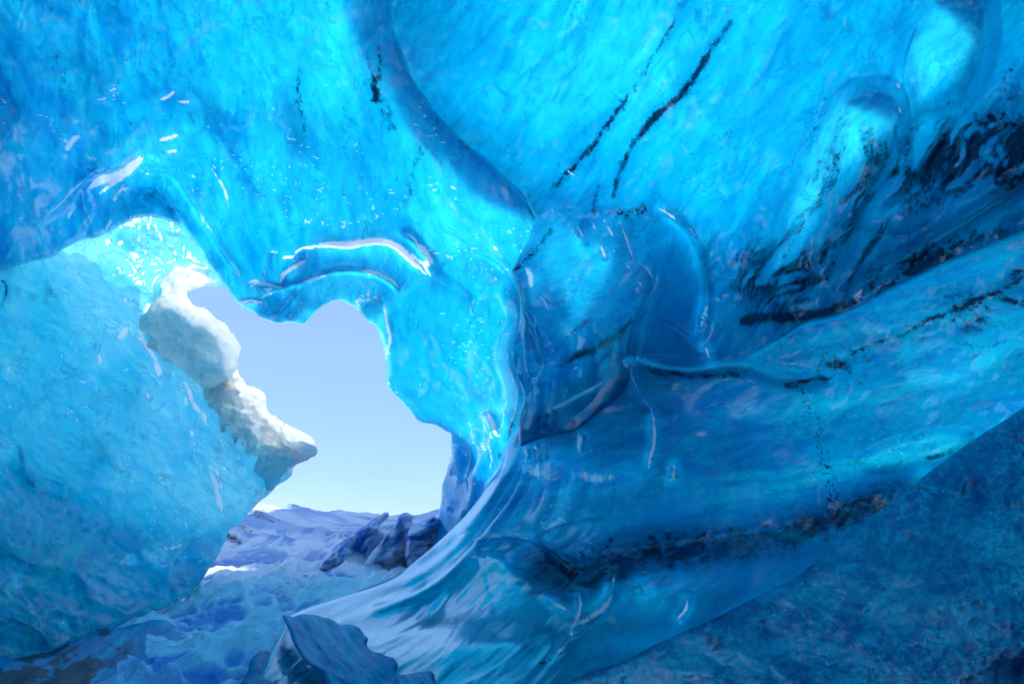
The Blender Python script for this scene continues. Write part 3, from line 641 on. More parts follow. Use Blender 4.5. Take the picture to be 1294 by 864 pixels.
def w_sculpt(f):
    X, Y = f.X, f.Y
    f.lumps(110, .08, 111, 3).lumps(45, .03, 116, 3, aniso=3, ang=-14).lumps(26, .018, 112, 3, aniso=3, ang=-15, mask=sst(700, 560, Y)).lumps(16, .03, 113, 3, aniso=7, ang=-42, mask=sst(640, 720, Y)*sst(900, 700, X)).lumps(7, .003, 114, 2, aniso=6, ang=-60)
    f.t = 1.9+1.0*sst(1150, 900, X)*sst(640, 700, X)+(fbm(X/130, Y/60, 3, 115)-.5)*.8
    # big forms
    f.blob('d', (760, 770), 120, 26, -12, -.25).blob('d', (620, 810), 130, 24, -8, .22).blob('d', (830, 690), 110, 20, -8, -.22).blob('d', (940, 760), 60, 26, -35, .16)
    # ribbons running down to the floor
    for p, w, h in (([(660, 560), (640, 600), (612, 645), (575, 690), (530, 725), (470, 752)], 9, .22), ([(672, 575), (655, 615), (625, 660), (590, 700), (545, 738), (480, 765)], 8, .16), ([(640, 590), (620, 625), (590, 662), (550, 700)], 5, .12),
                    ([(700, 580), (690, 630), (668, 675)], 9, .08), ([(735, 590), (720, 640), (700, 680)], 10, .07), ([(600, 690), (570, 722), (530, 750), (460, 775)], 6, .10)):
        f.ridge(p, w, h)
    f.ridge([(585, 668), (560, 695), (525, 722)], 6, -.12)
    # hollow with a lens of dark ice
    top = [(598, 682), (618, 678), (645, 677), (672, 682), (692, 690), (712, 704), (735, 722)]
    f.step(top, 6, .09, 46, .05).ridge(top, 4, .03)
    low = [(592, 702), (612, 706), (628, 708), (640, 720), (660, 732), (690, 750), (715, 770), (728, 776)]
    f.ridge(low, 8, .06)
    top2 = [(672, 682), (690, 668), (710, 660), (740, 655), (765, 652)]
    f.step(top2, 6, .10, 60, .1)
    # V ridge
    f.ridge([(732, 745), (733, 770), (728, 790), (720, 805)], 4, .07).ridge([(778, 712), (776, 735), (768, 758), (750, 778), (728, 792), (718, 802)], 7, .10).step([(778, 712), (776, 735), (768, 758), (750, 778), (728, 792)], 6, .14, 40)
    f.ridge([(772, 760), (755, 785), (730, 805), (705, 825)], 4, .07).ridge([(870, 745), (868, 765), (855, 785)], 5, .09).ridge([(812, 742), (800, 748)], 6, .05)
    f.ridge([(824, 505), (826, 540), (822, 575), (818, 600)], 7, .05).ridge([(798, 450), (797, 480), (812, 505), (824, 520)], 8, .08).ridge([(850, 590), (851, 604)], 6, .05)
    f.ridge([(797, 455), (840, 466), (880, 468), (930, 462), (990, 478), (1060, 482)], 8, .10).ridge([(930, 455), (965, 462), (1000, 475), (1050, 482)], 2.5, .02)
    f.ridge([(666, 566), (668, 580)], 3, .07).ridge([(680, 562), (680, 585)], 3, .07).ridge([(688, 560), (689, 580)], 3, .06).ridge([(736, 546), (734, 570)], 3, .07)
    f.blob('d', (480, 770), 60, 12, -20, .12).blob('d', (520, 800), 60, 10, -12, .08).blob('d', (548, 775), 22, 12, -30, -.10)
    f.streak('d', -38, 160, 11, .035, .3, .8, 141, mask=sst(640, 700, Y)*sst(860, 700, X), octs=3).streak('d', -40, 90, 5, .010, .3, .8, 142, mask=sst(600, 680, Y)*sst(900, 700, X), octs=3)
    # colour of the ice: clear dark bands, bubbly bright bands
    f.milk += -.12+.0*X
    f.milk += .35*sst(640, 760, Y)*sst(880, 700, X)
    f.t -= 1.1*sst(660, 780, Y)*sst(880, 700, X)
    f.t -= 1.0*np.exp(-(((X-620)/80)**2+((Y-620)/70)**2))
    f.band('milk', [(900, 520), (1000, 512), (1100, 508), (1200, 480), (1300, 450)], 18, .45).band('t', [(880, 522), (1000, 512), (1100, 508), (1200, 480), (1300, 440)], 26, -1.3, end=.2)
    f.band('milk', [(1130, 460), (1220, 440), (1310, 425)], 30, .4, end=.1).band('t', [(1130, 460), (1220, 440), (1310, 425)], 40, -1.3, end=.1)
    f.area('milk', [(1085, 580), (1120, 562), (1180, 548), (1215, 546), (1224, 555), (1200, 575), (1150, 590), (1100, 592)], .6, 7).area('t', [(1085, 580), (1120, 562), (1180, 548), (1215, 546), (1224, 555), (1200, 575), (1150, 590), (1100, 592)], -1.8, 10).area('d', [(1085, 580), (1120, 562), (1180, 548), (1215, 546), (1224, 555), (1200, 575), (1150, 590), (1100, 592)], .08, 9)
    f.band('milk', [(1000, 460), (1080, 440), (1150, 420), (1240, 380), (1310, 350)], 20, .35).band('t', [(1000, 440), (1100, 410), (1200, 370), (1310, 320)], 26, -1.2, end=.1)
    f.band('milk', [(1180, 350), (1250, 330), (1310, 310)], 14, .3)
    f.band('milk', [(880, 470), (960, 448), (1040, 420), (1090, 395)], 10, .4)
    f.streak('milk', -12, 120, 10, .4, .5, .74, 120, mask=sst(700, 600, Y)*.9).streak('milk', -14, 90, 12, -.45, .5, .72, 121, mask=sst(720, 600, Y)).streak('milk', -50, 120, 7, .22, .5, .75, 122, mask=sst(620, 700, Y)).streak('milk', -88, 90, 4, .18, .5, .7, 123, mask=sst(560, 600, Y)*sst(720, 660, Y))
    f.rime += .6*sst(.72, .78, fbm(X/6, Y/3, 3, 311))*sst(.52, .62, fbm(X/60, Y/30, 3, 312))  # sparkle of the wet wall painted as pale specks
    # long dark band
    db = [(640, 742), (690, 728), (740, 722), (800, 708), (860, 696), (920, 690), (980, 680), (1040, 662), (1090, 645), (1150, 618), (1180, 600)]
    f.band('dirt', db, 22, .62, end=.15, jag=12, seed=14).band('dirt', db, 26, .35, end=.1, jag=8, grain=.6, gs=7).band('t', db, 30, 6.0, end=.1).band('milk', db, 34, -.9, end=.1)
    f.area('milk', [(600, 682), (645, 677), (690, 690), (730, 720), (740, 760), (700, 752), (650, 725), (630, 708), (600, 704)], -.5, 12).area('t', [(600, 682), (645, 677), (690, 690), (730, 720), (740, 770), (700, 752), (650, 725), (630, 708), (600, 704)], 1.8, 14)
    f.area('dirt', [(640, 700), (690, 700), (730, 725), (735, 760), (700, 750), (660, 728)], .28, 10)
    f.blob('milk', (840, 640), 60, 30, 0, -.2).blob('t', (1010, 720), 150, 42, -37, 3.0).blob('milk', (985, 740), 100, 50, -35, -.35)
    # strata and dirt of the upper part
    f.band('dirt', [(800, 462), (840, 470), (880, 475), (920, 472), (945, 476)], 5, .8, jag=2, grain=.3, end=.1).band('dirt', [(985, 488), (1010, 484), (1035, 477), (1052, 476)], 3.5, 1.1, jag=2, end=.2)
    f.blob('dirt', (1060, 462), 26, 14, 0, .85, grain=.6, gs=8, jag=6).blob('dirt', (1230, 410), 28, 16, -10, .7, grain=.6, gs=10, jag=8).blob('dirt', (1275, 380), 22, 5, 10, 1.1, jag=4).blob('dirt', (1285, 345), 14, 6, -20, 1., jag=3).blob('dirt', (1220, 380), 20, 14, 0, .6, grain=.6, gs=6, jag=6)
    f.blob('dirt', (1195, 318), 28, 9, -20, .9, grain=.5, gs=5, jag=5)
    f.band('dirt', [(1065, 452), (1110, 432), (1140, 424), (1175, 405), (1200, 395), (1260, 370), (1300, 350)], 4, .75, jag=3, grain=.35, end=.06)
    f.band('dirt', [(1200, 430), (1240, 440), (1280, 425)], 3, .5, jag=3, grain=.6)
    f.band('dirt', [(870, 545), (940, 540)], 30, .12).streak('dirt', -10, 26, 5, .5, .6, .75, 130, mask=np.exp(-(((Y-430)/60)**2))*sst(900, 1000, X))
    f.streak('dirt', 8, 40, 7, .55, .55, .72, 131, mask=np.exp(-(((X-860)/70)**2+((Y-485)/20)**2)))
    # dotted line of grit
    D, S, T, e = f._prof([(1012, 490), (1024, 515), (1033, 545), (1042, 580), (1050, 620), (1055, 650)], 14, .05)
    f.dirt += np.exp(-(D/9)**2)*sst(.56, .62, vnoise(X/2.2, Y/2.2, 9))*.9
    D, S, T, e = f._prof([(780, 500), (786, 560), (775, 620), (770, 690)], 10, .1)
    f.dirt += np.exp(-(D/6)**2)*sst(.62, .66, vnoise(X/2.2, Y/3, 19))*.6
    D, S, T, e = f._prof([(720, 815), (700, 830), (665, 845)], 6, .1)
    f.dirt += np.exp(-(D/2.5)**2)*sst(.5, .6, vnoise(X/4, Y/3, 23))*1.2
    f.band('dirt', [(1150, 590), (1200, 570), (1260, 545), (1300, 525)], 4, .45, jag=2, grain=.4).streak('dirt', -30, 90, 9, .35, .55, .7, 133, mask=np.exp(-(((X-1180)/90)**2+((Y-585)/30)**2)))
    # glints painted white on the sharp edges
    for p, w, a in (([(797, 452), (801, 462), (806, 452), (800, 445)], 1.4, .7), ([(813, 448), (820, 455)], 3, .8), ([(797, 462), (800, 478), (806, 492)], 1.3, .8), ([(812, 503), (822, 515), (826, 530)], 1.2, .7), ([(826, 528), (827, 555), (822, 578), (820, 592)], 2.6, .85), ([(852, 588), (851, 602), (848, 606)], 2.6, .8),
                    ([(893, 443), (897, 455)], 2.4, .9), ([(600, 682), (618, 678), (645, 677), (672, 681)], 1.4, .6), ([(680, 678), (692, 668), (712, 660), (740, 655)], 3, .45), ([(592, 702), (612, 706), (628, 708), (642, 724)], 3, .55), ([(693, 758), (710, 767), (720, 772)], 2.4, .8),
                    ([(732, 750), (733, 768), (727, 785), (720, 797)], 3, .85), ([(776, 725), (773, 742)], 2, .7), ([(775, 750), (765, 765), (750, 777), (728, 790)], 5, .8), ([(770, 768), (758, 782), (742, 795)], 1.2, .6), ([(869, 757), (866, 770), (856, 782)], 2.6, .85), ([(812, 740), (815, 748)], 4, .5),
                    ([(659, 566), (664, 575), (663, 585)], 1.6, .7), ([(681, 563), (681, 580), (676, 600)], 2, .6), ([(735, 549), (734, 565), (730, 572)], 2, .7), ([(688, 560), (690, 575)], 1.3, .6)):
        f.band('rime', p, w, a, end=.3, hard=True, jag=.8)
    for p, w, a in (([(652, 582), (675, 596), (700, 600), (722, 596)], 9, .75), ([(712, 592), (745, 604), (770, 603), (795, 597)], 7, .8), ([(702, 622), (690, 650), (672, 676)], 4, .6), ([(640, 655), (610, 690), (585, 715)], 4, .6),
                    ([(560, 716), (520, 742), (480, 760)], 4, .6), ([(490, 775), (530, 770), (560, 760)], 5, .55), ([(480, 800), (520, 796), (545, 788)], 4, .5), ([(610, 640), (590, 672), (560, 705)], 3, .6), ([(720, 640), (700, 662), (690, 672)], 5, .5), ([(520, 830), (560, 838), (600, 836)], 6, .5), ([(560, 858), (610, 850), (660, 858)], 8, .6)):
        f.band('rime', p, w, a*.8, end=.3, grain=.2, gs=5)  # broad wet highlights painted as soft pale streaks
    g = fbm(X/3, Y/40, 3, 140)
    f.rime += sst(.4, .8, g)*.42*(np.exp(-(((X-690)/36)**2+((Y-597)/14)**2))+np.exp(-(((X-745)/46)**2+((Y-602)/11)**2)))  # sheen painted in fine vertical streaks
ice_wall = ice_sheet('ice_wall', w_out, w_ctrl, w_sculpt, [ICE_WALL, OUT], rim=(8, .10), flow=-16)
tag(ice_wall, 'smooth wet lower right ice wall flowing down to the floor, with a long near-black band', 'ice wall')

# ---- dark foreground bank, bottom right
b_edge = rough(smooth([(560, 1100), (640, 930), (700, 868), (740, 850), (790, 833), (850, 803), (900, 782), (960, 752), (1010, 726), (1040, 700), (1060, 682), (1095, 657), (1130, 632), (1180, 592), (1230, 556), (1294, 514), (1500, 380), (2000, 120)], 4), .8, 30, 8)
b_out = np.vstack([b_edge, [(2000, 1500), (560, 1500)]])
b_ctrl = [(700, 868, 3.3), (900, 782, 3.1), (1060, 682, 2.9), (1294, 514, 2.5), (2000, 120, 1.5), (1294, 700, 1.9), (1000, 864, 2.3), (1294, 864, 1.6), (2000, 800, 1.1), (800, 1100, 1.8), (1300, 1500, .9), (560, 1500, 1.4)]
def b_sculpt(f):
    X, Y = f.X, f.Y
    f.lumps(120, .10, 151, 3).lumps(30, .035, 152, 4).lumps(8, .009, 153, 3).scallop(60, .025, 158, -25, 1.6)
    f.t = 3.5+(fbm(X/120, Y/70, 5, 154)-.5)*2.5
    f.milk += -.12
    a = sst(.38, .80, fbm((X+Y*.4)/90, (Y-X*.2)/38, 6, 155, .62))
    f.milk += a*.85-.3; f.t -= a*1.6; f.milk += .35*(np.exp(-(((X-1130)/150)**2+((Y-700)/60)**2)))-.25*np.exp(-(((X-1260)/90)**2+((Y-560)/80)**2))
    f.streak('dirt', -15, 3, 3, .45, .66, .72, 157, octs=2, mask=.6*sst(1000, 800, X)+.3).blob('dirt', (1190, 625), 80, 14, -18, .3).blob('milk', (1240, 560), 80, 40, -30, -.3)
    f.streak('milk', 20, 14, 9, .35, .55, .7, 158)
    f.blob('d', (905, 808), 12, 9, -40, .07).blob('rime', (907, 809), 7, 6, -40, .9, grain=.3, gs=3)  # white spot is a painted wet glint
    for c in ((1013, 737), (1031, 718), (922, 775), (992, 770), (1055, 745), (1090, 762)):
        f.blob('rime', c, 3.4, 2.4, -30, .85)
    f.dirt += .5*sst(.60, .70, fbm(X/5, Y/4, 3, 163))*sst(.3, .6, fbm(X/60, Y/40, 2, 164))
    f.milk += .8*sst(.56, .72, ridged(X/12, Y/9, 4, 165))*sst(.35, .65, fbm(X/70, Y/50, 3, 166))
    g = fbm(X/2, Y/2, 3, 160); f.rime += .7*sst(.6, .75, g)*np.exp(-(((X-800)/50)**2+((Y-852+.35*(X-800))/9)**2))
    f.rime += .75*sst(.66, .76, fbm(X/3, Y/3, 3, 161))*sst(.3, .7, a); f.milk += .5*sst(.6, .75, fbm(X/5, Y/5, 3, 162))
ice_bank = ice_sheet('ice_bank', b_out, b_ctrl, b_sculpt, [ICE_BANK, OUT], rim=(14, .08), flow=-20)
tag(ice_bank, 'dark speckled ice bank sloping across the bottom right corner', 'ice bank')

# ---- left wall
l_out = np.vstack([[(-700, 120), (-100, 250), (60, 250), (150, 245), (215, 255), (262, 300)],
                   rough(smooth([(270, 325), (280, 345), (284, 358), (276, 363), (262, 362), (245, 367), (236, 371), (245, 385), (262, 400), (280, 420), (296, 450), (300, 470), (312, 487), (322, 490), (334, 500), (338, 518), (350, 529), (366, 539), (382, 547), (396, 560), (401, 572),
                                 (388, 580), (374, 588), (366, 602), (352, 612), (342, 622), (328, 634), (314, 648), (304, 662), (290, 670), (284, 684), (272, 706), (262, 722), (248, 742), (232, 756), (212, 768)], 4), 2.2, 12, 31),
                   smooth([(212, 768), (180, 776), (150, 790), (120, 805), (70, 822), (0, 842), (-120, 880), (-700, 1100)], 3)])
l_ctrl = [(-700, 120, 2.4), (-700, 1100, 2.2), (-700, 600, 2.3), (0, 300, 5.3), (0, 430, 4.8), (0, 600, 4.3), (0, 840, 3.7), (150, 280, 7.0), (240, 290, 8.0), (280, 350, 8.0), (200, 400, 7.0), (296, 450, 7.8), (400, 572, 8.0), (310, 650, 7.4), (250, 740, 6.2),
          (212, 768, 5.7), (120, 805, 4.7), (120, 600, 5.3), (200, 560, 6.2), (100, 430, 5.8), (120, 700, 4.9)]
def l_sculpt(f):
    X, Y = f.X, f.Y
    f.lumps(120, .14, 171, 3).lumps(34, .04, 172, 4).lumps(9, .008, 173, 3)
    f.scallop(90, .12, 181, 40).scallop(30, .035, 182, 30)
    f.t = .22+(fbm(X/120, Y/90, 4, 186)-.5)*1.1-.25*np.exp(-(((X-260)/110)**2+((Y-520)/110)**2))
    f.t += 1.1*sst(560, 720, Y+.12*(X-100)*-1+0)*sst(300, 120, X)+.35*sst(220, 20, X)*sst(300, 420, Y)+(fbm(X/80, Y/80, 4, 175)-.5)*.45
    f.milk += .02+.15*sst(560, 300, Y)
    f.rime += .9*sst(.71, .77, fbm(X/4, Y/5, 3, 321))*sst(.50, .60, fbm(X/50, Y/50, 3, 322))  # sparkle painted in as tiny white flecks
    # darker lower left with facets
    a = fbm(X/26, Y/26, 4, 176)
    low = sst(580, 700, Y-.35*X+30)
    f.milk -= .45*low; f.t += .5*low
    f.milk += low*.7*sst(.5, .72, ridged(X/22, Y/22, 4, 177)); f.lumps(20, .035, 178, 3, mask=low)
    f.area('milk', [(30, 728), (55, 712), (85, 695), (105, 690), (90, 706), (60, 728), (40, 735)], .5, 5, 3)
    f.band('milk', [(0, 578), (60, 630), (120, 670), (200, 690)], 16, -.45).band('t', [(0, 578), (60, 630), (120, 670), (200, 690)], 22, .6)
    f.band('dirt', [(0, 585), (50, 618), (80, 632), (110, 655)], 6, .32, grain=.6, jag=5)
    f.streak('milk', 40, 40, 9, .25, .5, .75, 179).streak('milk', 45, 50, 12, -.22, .5, .75, 180)
    # thin pale membrane at the top
    top = [(60, 330), (110, 300), (150, 270), (262, 290), (285, 360), (250, 372), (232, 376), (200, 380), (170, 345), (120, 330)]
    f.area('t', top, -.04, 14).area('milk', top, .45, 16, 6)
    f.area('rime', [(150, 285), (190, 262), (255, 285), (286, 352), (262, 372), (232, 378), (205, 368), (175, 330)], .22, 12, 5)
    f.blob('rime', (120, 315), 45, 22, 20, .34, grain=.6, gs=5)
    f.band('t', [(146, 296), (158, 306), (172, 318)], 9, .8).band('milk', [(146, 296), (158, 306), (172, 318)], 9, -.6).band('rime', [(146, 296), (158, 306), (172, 318)], 9, -.6)
    f.ridge([(200, 375), (212, 355), (232, 345), (262, 350)], 5, .1).step([(198, 378), (212, 352), (240, 338), (275, 345)], 5, .18, 30)
    f.ridge([(60, 340), (100, 330), (160, 345), (200, 375)], 18, .08)
    # snow below the crust, plus refracted light painted as white marks
    for p, w, a in (([(150, 430), (156, 422), (160, 412)], 6, .7), ([(162, 404), (168, 420), (178, 430)], 1.6, .6), ([(178, 405), (180, 425), (188, 440), (196, 455), (203, 472)], 3.5, .7), ([(196, 460), (204, 474)], 5, .75), ([(166, 403), (178, 396), (195, 398)], 2, .55),
                    ([(158, 376), (160, 383)], 2.6, .85), ([(126, 447), (126, 461)], 2.6, .85), ([(187, 496), (187, 503)], 2.4, .8), ([(234, 502), (236, 512)], 2, .8), ([(242, 544), (243, 552)], 2.6, .85), ([(100, 482), (116, 482)], 1.6, .6), ([(11, 462), (11, 472)], 1.8, .6), ([(120, 370), (121, 374)], 1.5, .7),
                    ([(228, 480), (236, 488), (246, 512), (258, 526), (262, 540)], 4, .75), ([(278, 555), (282, 565)], 2, .7), ([(266, 595), (272, 610), (276, 628), (281, 648)], 3.8, .9), ([(272, 590), (276, 600)], 2, .8), ([(279, 608), (280, 618)], 2.2, .8), ([(265, 588), (268, 594)], 1.8, .8), ([(304, 594), (303, 602)], 1.6, .8), ([(254, 588), (255, 590)], 1.6, .8), ([(293, 600), (293, 604)], 1.4, .8), ([(322, 612), (324, 618)], 1.5, .6),
                    ([(209, 690), (212, 696)], 2.2, .8), ([(217, 692), (226, 690), (231, 688)], 2, .7), ([(194, 703), (202, 704)], 1.8, .8), ([(201, 715), (212, 715)], 1.8, .7), ([(205, 750), (207, 753)], 2.6, .75), ([(230, 703), (236, 704)], 1.3, .8), ([(225, 754), (226, 756)], 1.8, .8), ([(236, 751), (237, 753)], 1.8, .8), ([(168, 706), (168, 708)], 1.5, .8), ([(222, 762), (223, 763)], 1.8, .8), ([(79, 785), (80, 788)], 1.5, .7), ([(21, 732), (22, 734)], 1.6, .8)):
        f.band('rime', p, w, a, end=.25, hard=True, jag=1.2)
    g = ridged(X/9, Y/22, 3, 185)
    m = np.exp(-(((X-298)/46)**2+((Y-528-.55*(X-298))/24)**2)**1.5)
    f.rime += m*sst(.35, .75, g)*.75
    # snow crust along the free edge
    D, S, T, e = f._prof([(236, 371), (262, 400), (298, 450), (312, 487), (336, 505), (338, 518), (366, 539), (396, 560), (401, 572)], 60, 0)
    f.rime += 1.1*sst(46, 20, D+18*(fbm(X/14, Y/14, 4, 188)-.5)); f.milk += .35*sst(80, 10, D); f.d -= .22*sst(46, 12, D)+.0; f.lumps(10, .07, 189, 4, mask=sst(40, 15, D)); f.t *= 1-.93*sst(75, 25, D)
    D, S, T, e = f._prof([(401, 572), (374, 588), (352, 612), (328, 634), (304, 662)], 40, 0)
    f.rime += .55*sst(16, 5, D)*sst(.0, .25, 1-T); f.lumps(8, .04, 190, 4, mask=sst(20, 5, D))
    f.dirt += .5*sst(.55, .7, fbm(X/6, Y/6, 3, 191))*np.exp(-(((X-385)/22)**2+((Y-582)/7)**2))
    f.milk += .3*np.exp(-(((X-300)/60)**2+((Y-620)/40)**2))
    # big curved facet low by the snow
    fc = [(208, 790), (212, 745), (220, 712), (238, 688), (262, 672), (300, 662)]
    f.step(fc, 3, .12, 40).area('t', [(212, 775), (216, 735), (226, 705), (245, 685), (280, 672), (275, 700), (250, 742), (225, 765)], .8, 3).area('milk', [(212, 775), (216, 735), (226, 705), (245, 685), (280, 672), (275, 700), (250, 742), (225, 765)], -.25, 3)
    f.band('dirt', [(0, 352), (8, 362), (6, 378), (0, 390)], 2, 1.1, end=.1)
    f.band('dirt', [(62, 498), (52, 505), (36, 520)], 3, .45, grain=.3)
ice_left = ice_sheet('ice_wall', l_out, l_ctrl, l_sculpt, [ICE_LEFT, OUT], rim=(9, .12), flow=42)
tag(ice_left, 'backlit turquoise left ice wall whose free edge carries a crust of white snow', 'ice wall')

# ---- rounded snow block on the left wall's rim
s_out = rough(smooth([(232, 371), (240, 384), (255, 388), (268, 397), (281, 407), (292, 418), (300, 430), (304, 440), (302, 456), (297, 470), (290, 482), (278, 490), (262, 490), (246, 482), (232, 470), (215, 458), (206, 462), (196, 448), (186, 440), (190, 424), (176, 416), (178, 400), (190, 392), (200, 376), (220, 371), (232, 371)], 4), 3.2, 9, 41)
def s_sculpt(f):
    X, Y = f.X, f.Y
    D, S, T = polydist(X, Y, np.vstack([s_out, s_out[:1]]), 60)
    f.d -= .36*np.sqrt(np.clip(np.minimum(D, 50)/50, 0, 1))
    f.lumps(30, .22, 201, 5).lumps(9, .10, 202, 5, mask=sst(420, 380, Y-.5*(X-240))+.25)
    f.step([(268, 400), (250, 415), (240, 435), (232, 470)], 5, .12, 30)
    f.t = .6+.0*X
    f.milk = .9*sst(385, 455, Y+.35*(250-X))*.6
snow_block = ice_sheet('snow_block', s_out, [(200, 400, 6.9), (290, 420, 7.5), (250, 485, 7.2), (300, 450, 7.6), (235, 375, 7.5)], s_sculpt, [RIM_SNOW, OUT], fine=2, rim=(5, .10))
tag(snow_block, 'rounded white snow block perched at the top of the left ice edge', 'snow block')

c_out = rough(smooth([(262, 484), (284, 474), (302, 474), (312, 487), (322, 489), (336, 500), (338, 518), (352, 529), (368, 539), (384, 546), (396, 556), (402, 572), (390, 581), (374, 588), (362, 596), (352, 612), (340, 622), (334, 608), (322, 596), (326, 576), (312, 574), (304, 556), (298, 560), (288, 540), (280, 548), (276, 526), (262, 516), (256, 498), (262, 484)], 4), 3.0, 8, 43)
def c_sculpt(f):
    X, Y = f.X, f.Y
    D, S, T = polydist(X, Y, np.vstack([c_out, c_out[:1]]), 40)
    f.d -= .16*np.sqrt(np.clip(np.minimum(D, 22)/22, 0, 1))
    f.lumps(22, .22, 205, 4).lumps(8, .10, 206, 5); f.t = .3+0*X
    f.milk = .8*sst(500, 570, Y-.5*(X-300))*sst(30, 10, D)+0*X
    f.dirt += .5*sst(.55, .7, fbm(X/6, Y/6, 3, 191))*np.exp(-(((X-380)/22)**2+((Y-580)/7)**2))
_lf = tps(l_ctrl)
snow_crust = ice_sheet('snow_crust', c_out, [(x, y, float(_lf(np.array([x*1.]), np.array([y*1.]))[0])-.06) for x, y in ((272, 486), (302, 474), (336, 500), (352, 529), (402, 572), (318, 545), (368, 584))], c_sculpt, [RIM_SNOW, OUT], fine=2, rim=(4, .08), parent=ice_left)

# ---- bottom left ledge of dirty ice
e_out = np.vstack([rough(smooth([(-300, 920), (-60, 862), (0, 836), (40, 828), (66, 822), (92, 808), (118, 797), (140, 793), (155, 792), (176, 786), (196, 782), (215, 786), (232, 800), (246, 830), (250, 870), (250, 1000)], 4), 2.5, 12, 45), [(250, 1500), (-300, 1500)]])
def e_sculpt(f):
    X, Y = f.X, f.Y
    f.lumps(40, .10, 211, 4, aniso=3, ang=-38).lumps(12, .03, 212, 4, aniso=4, ang=-38)
    f.t = .8+0*X
    l = sst(210, 90, X+.4*(Y-800))
    f.milk += -.1-.25*l
    f.streak('dirt', -20, 30, 9, 1.1, .40, .60, 213, mask=l).dirt += .35*l
    f.streak('milk', -22, 20, 4, .7, .60, .74, 214, mask=l)
    f.streak('milk', -42, 60, 7, .55, .5, .7, 215, mask=1-l).streak('dirt', -42, 50, 9, .5, .55, .7, 216, mask=(1-l)*.8)
    f.streak('milk', -42, 40, 6, .5, .5, .68, 217, mask=(1-l)*sst(850, 800, Y)*.9); f.rime += .35*np.exp(-(((X-175)/40)**2+((Y-792+.2*(X-175))/6)**2))
ice_ledge = ice_sheet('ice_ledge', e_out, [(-300, 920, 2.4), (0, 836, 3.3), (150, 792, 4.5), (220, 790, 5.0), (250, 870, 4.3), (0, 870, 3.0), (100, 864, 3.6), (250, 1500, 1.8), (-300, 1500, 1.3)], e_sculpt, [BLOCK_ICE, OUT], rim=(8, .12), flow=-35)
tag(ice_ledge, 'low ledge of dirty streaked ice at the bottom left corner', 'ice ledge')

# ---- foreground slab
k_out = rough(smooth([(357, 776), (370, 778), (384, 775), (402, 778), (418, 782), (430, 789), (444, 789), (453, 792), (460, 801), (466, 806), (464, 816), (472, 822), (484, 826), (496, 830), (503, 838), (500, 848), (512, 853), (528, 849), (544, 848), (550, 856), (550, 890), (520, 1000), (440, 1000), (414, 866), (400, 846), (384, 834), (374, 818), (366, 800), (357, 776)], 3), 1.8, 9, 51)
def k_sculpt(f):
    X, Y = f.X, f.Y
    f.lumps(34, .10, 221, 4, aniso=2.5, ang=55).lumps(10, .03, 222, 4, aniso=3, ang=50)
    f.t = .9+0*X
    f.milk -= .05
    f.streak('milk', 50, 50, 9, .45, .5, .7, 223).streak('milk', 50, 40, 9, -.5, .5, .7, 224).streak('dirt', 48, 40, 6, .5, .56, .72, 225, mask=sst(430, 480, X))
    f.band('rime', [(357, 776), (375, 778), (402, 778), (430, 789)], 3, .6, end=.1, jag=1.5).streak('rime', 55, 20, 4, .4, .62, .74, 226)
slab = ice_sheet('ice_slab', k_out, [(357, 776, 4.2), (430, 789, 3.9), (503, 838, 3.4), (550, 860, 3.15), (414, 866, 3.1), (480, 1000, 2.4)], k_sculpt, [BLOCK_ICE, OUT], fine=1.6, rim=(6, .10), flow=50)
tag(slab, 'jagged blue ice slab leaning up from the bottom edge beside the dark hollow', 'ice slab')

# ---- dark ice lump standing in for the shade of the hollow under the snow
h_out = rough(smooth([(296, 1000), (302, 880), (312, 850), (318, 832), (332, 822), (350, 828), (364, 838), (382, 836), (400, 850), (420, 880), (440, 1000)], 4), 1.8, 10, 55)
def h_sculpt(f):
    f.lumps(20, .08, 231, 4); f.t = 3+0*f.X; f.milk -= .4; f.dirt += .42*sst(840, 858, f.Y); f.streak('milk', -70, 30, 8, .3, .5, .7, 232)  # shade of the hollow put into its thickness and dirt values
hollow = ice_sheet('dark_hollow', h_out, [(300, 880, 3.25), (350, 828, 3.85), (400, 850, 3.6), (350, 864, 3.4), (300, 1000, 2.5), (440, 1000, 2.4)], h_sculpt, [BLOCK_ICE, OUT], rim=(8, .1))
tag(hollow, 'dark hollow behind the jagged slab at the bottom, its shade modelled as dark ice', 'ice boulder')  # no real boulder: dark ice stands in for the hollow's shade

# ---- seracs beyond the opening
def serac(out, depth, seed, ang, label, h):
    o = rough(smooth(out, 4), 1.4, 7, seed)
    P = np.array(out); cx, cy = P.mean(0)
    def sc(f):
        X, Y = f.X, f.Y
        f.lumps(30, .6, seed, 5, aniso=2.5, ang=ang).lumps(9, .3, seed+1, 4, aniso=2, ang=ang)
        a = math.radians(ang); v = -(X-cx)*math.sin(a)+(Y-cy)*math.cos(a)
        f.d += .02*v
        f.t = 1.6+0*X; f.milk -= .12
        f.milk = .25+0*X; f.streak('milk', ang, 26, 7, .75, .48, .66, seed+5).streak('dirt', ang, 20, 4, .25, .66, .8, seed+6)
    s = ice_sheet('serac', o, [(P[:, 0].min(), cy, depth), (P[:, 0].max(), cy, depth*.97), (cx, P[:, 1].min(), depth*1.08), (cx, P[:, 1].max(), depth*.92)], sc, [SNOW, SNOW], fine=1.6, rim=(6, .35))
    tag(s, label, 'serac', 'seracs on the far snow slope'); return s
serac([(400, 716), (418, 694), (440, 678), (458, 666), (470, 657), (484, 648), (491, 648), (489, 655), (480, 666), (488, 680), (476, 700), (455, 722), (420, 735)], 9.2, 301, -38, 'pointed ice fin leaning right, leftmost of the seracs below the sky', 1)
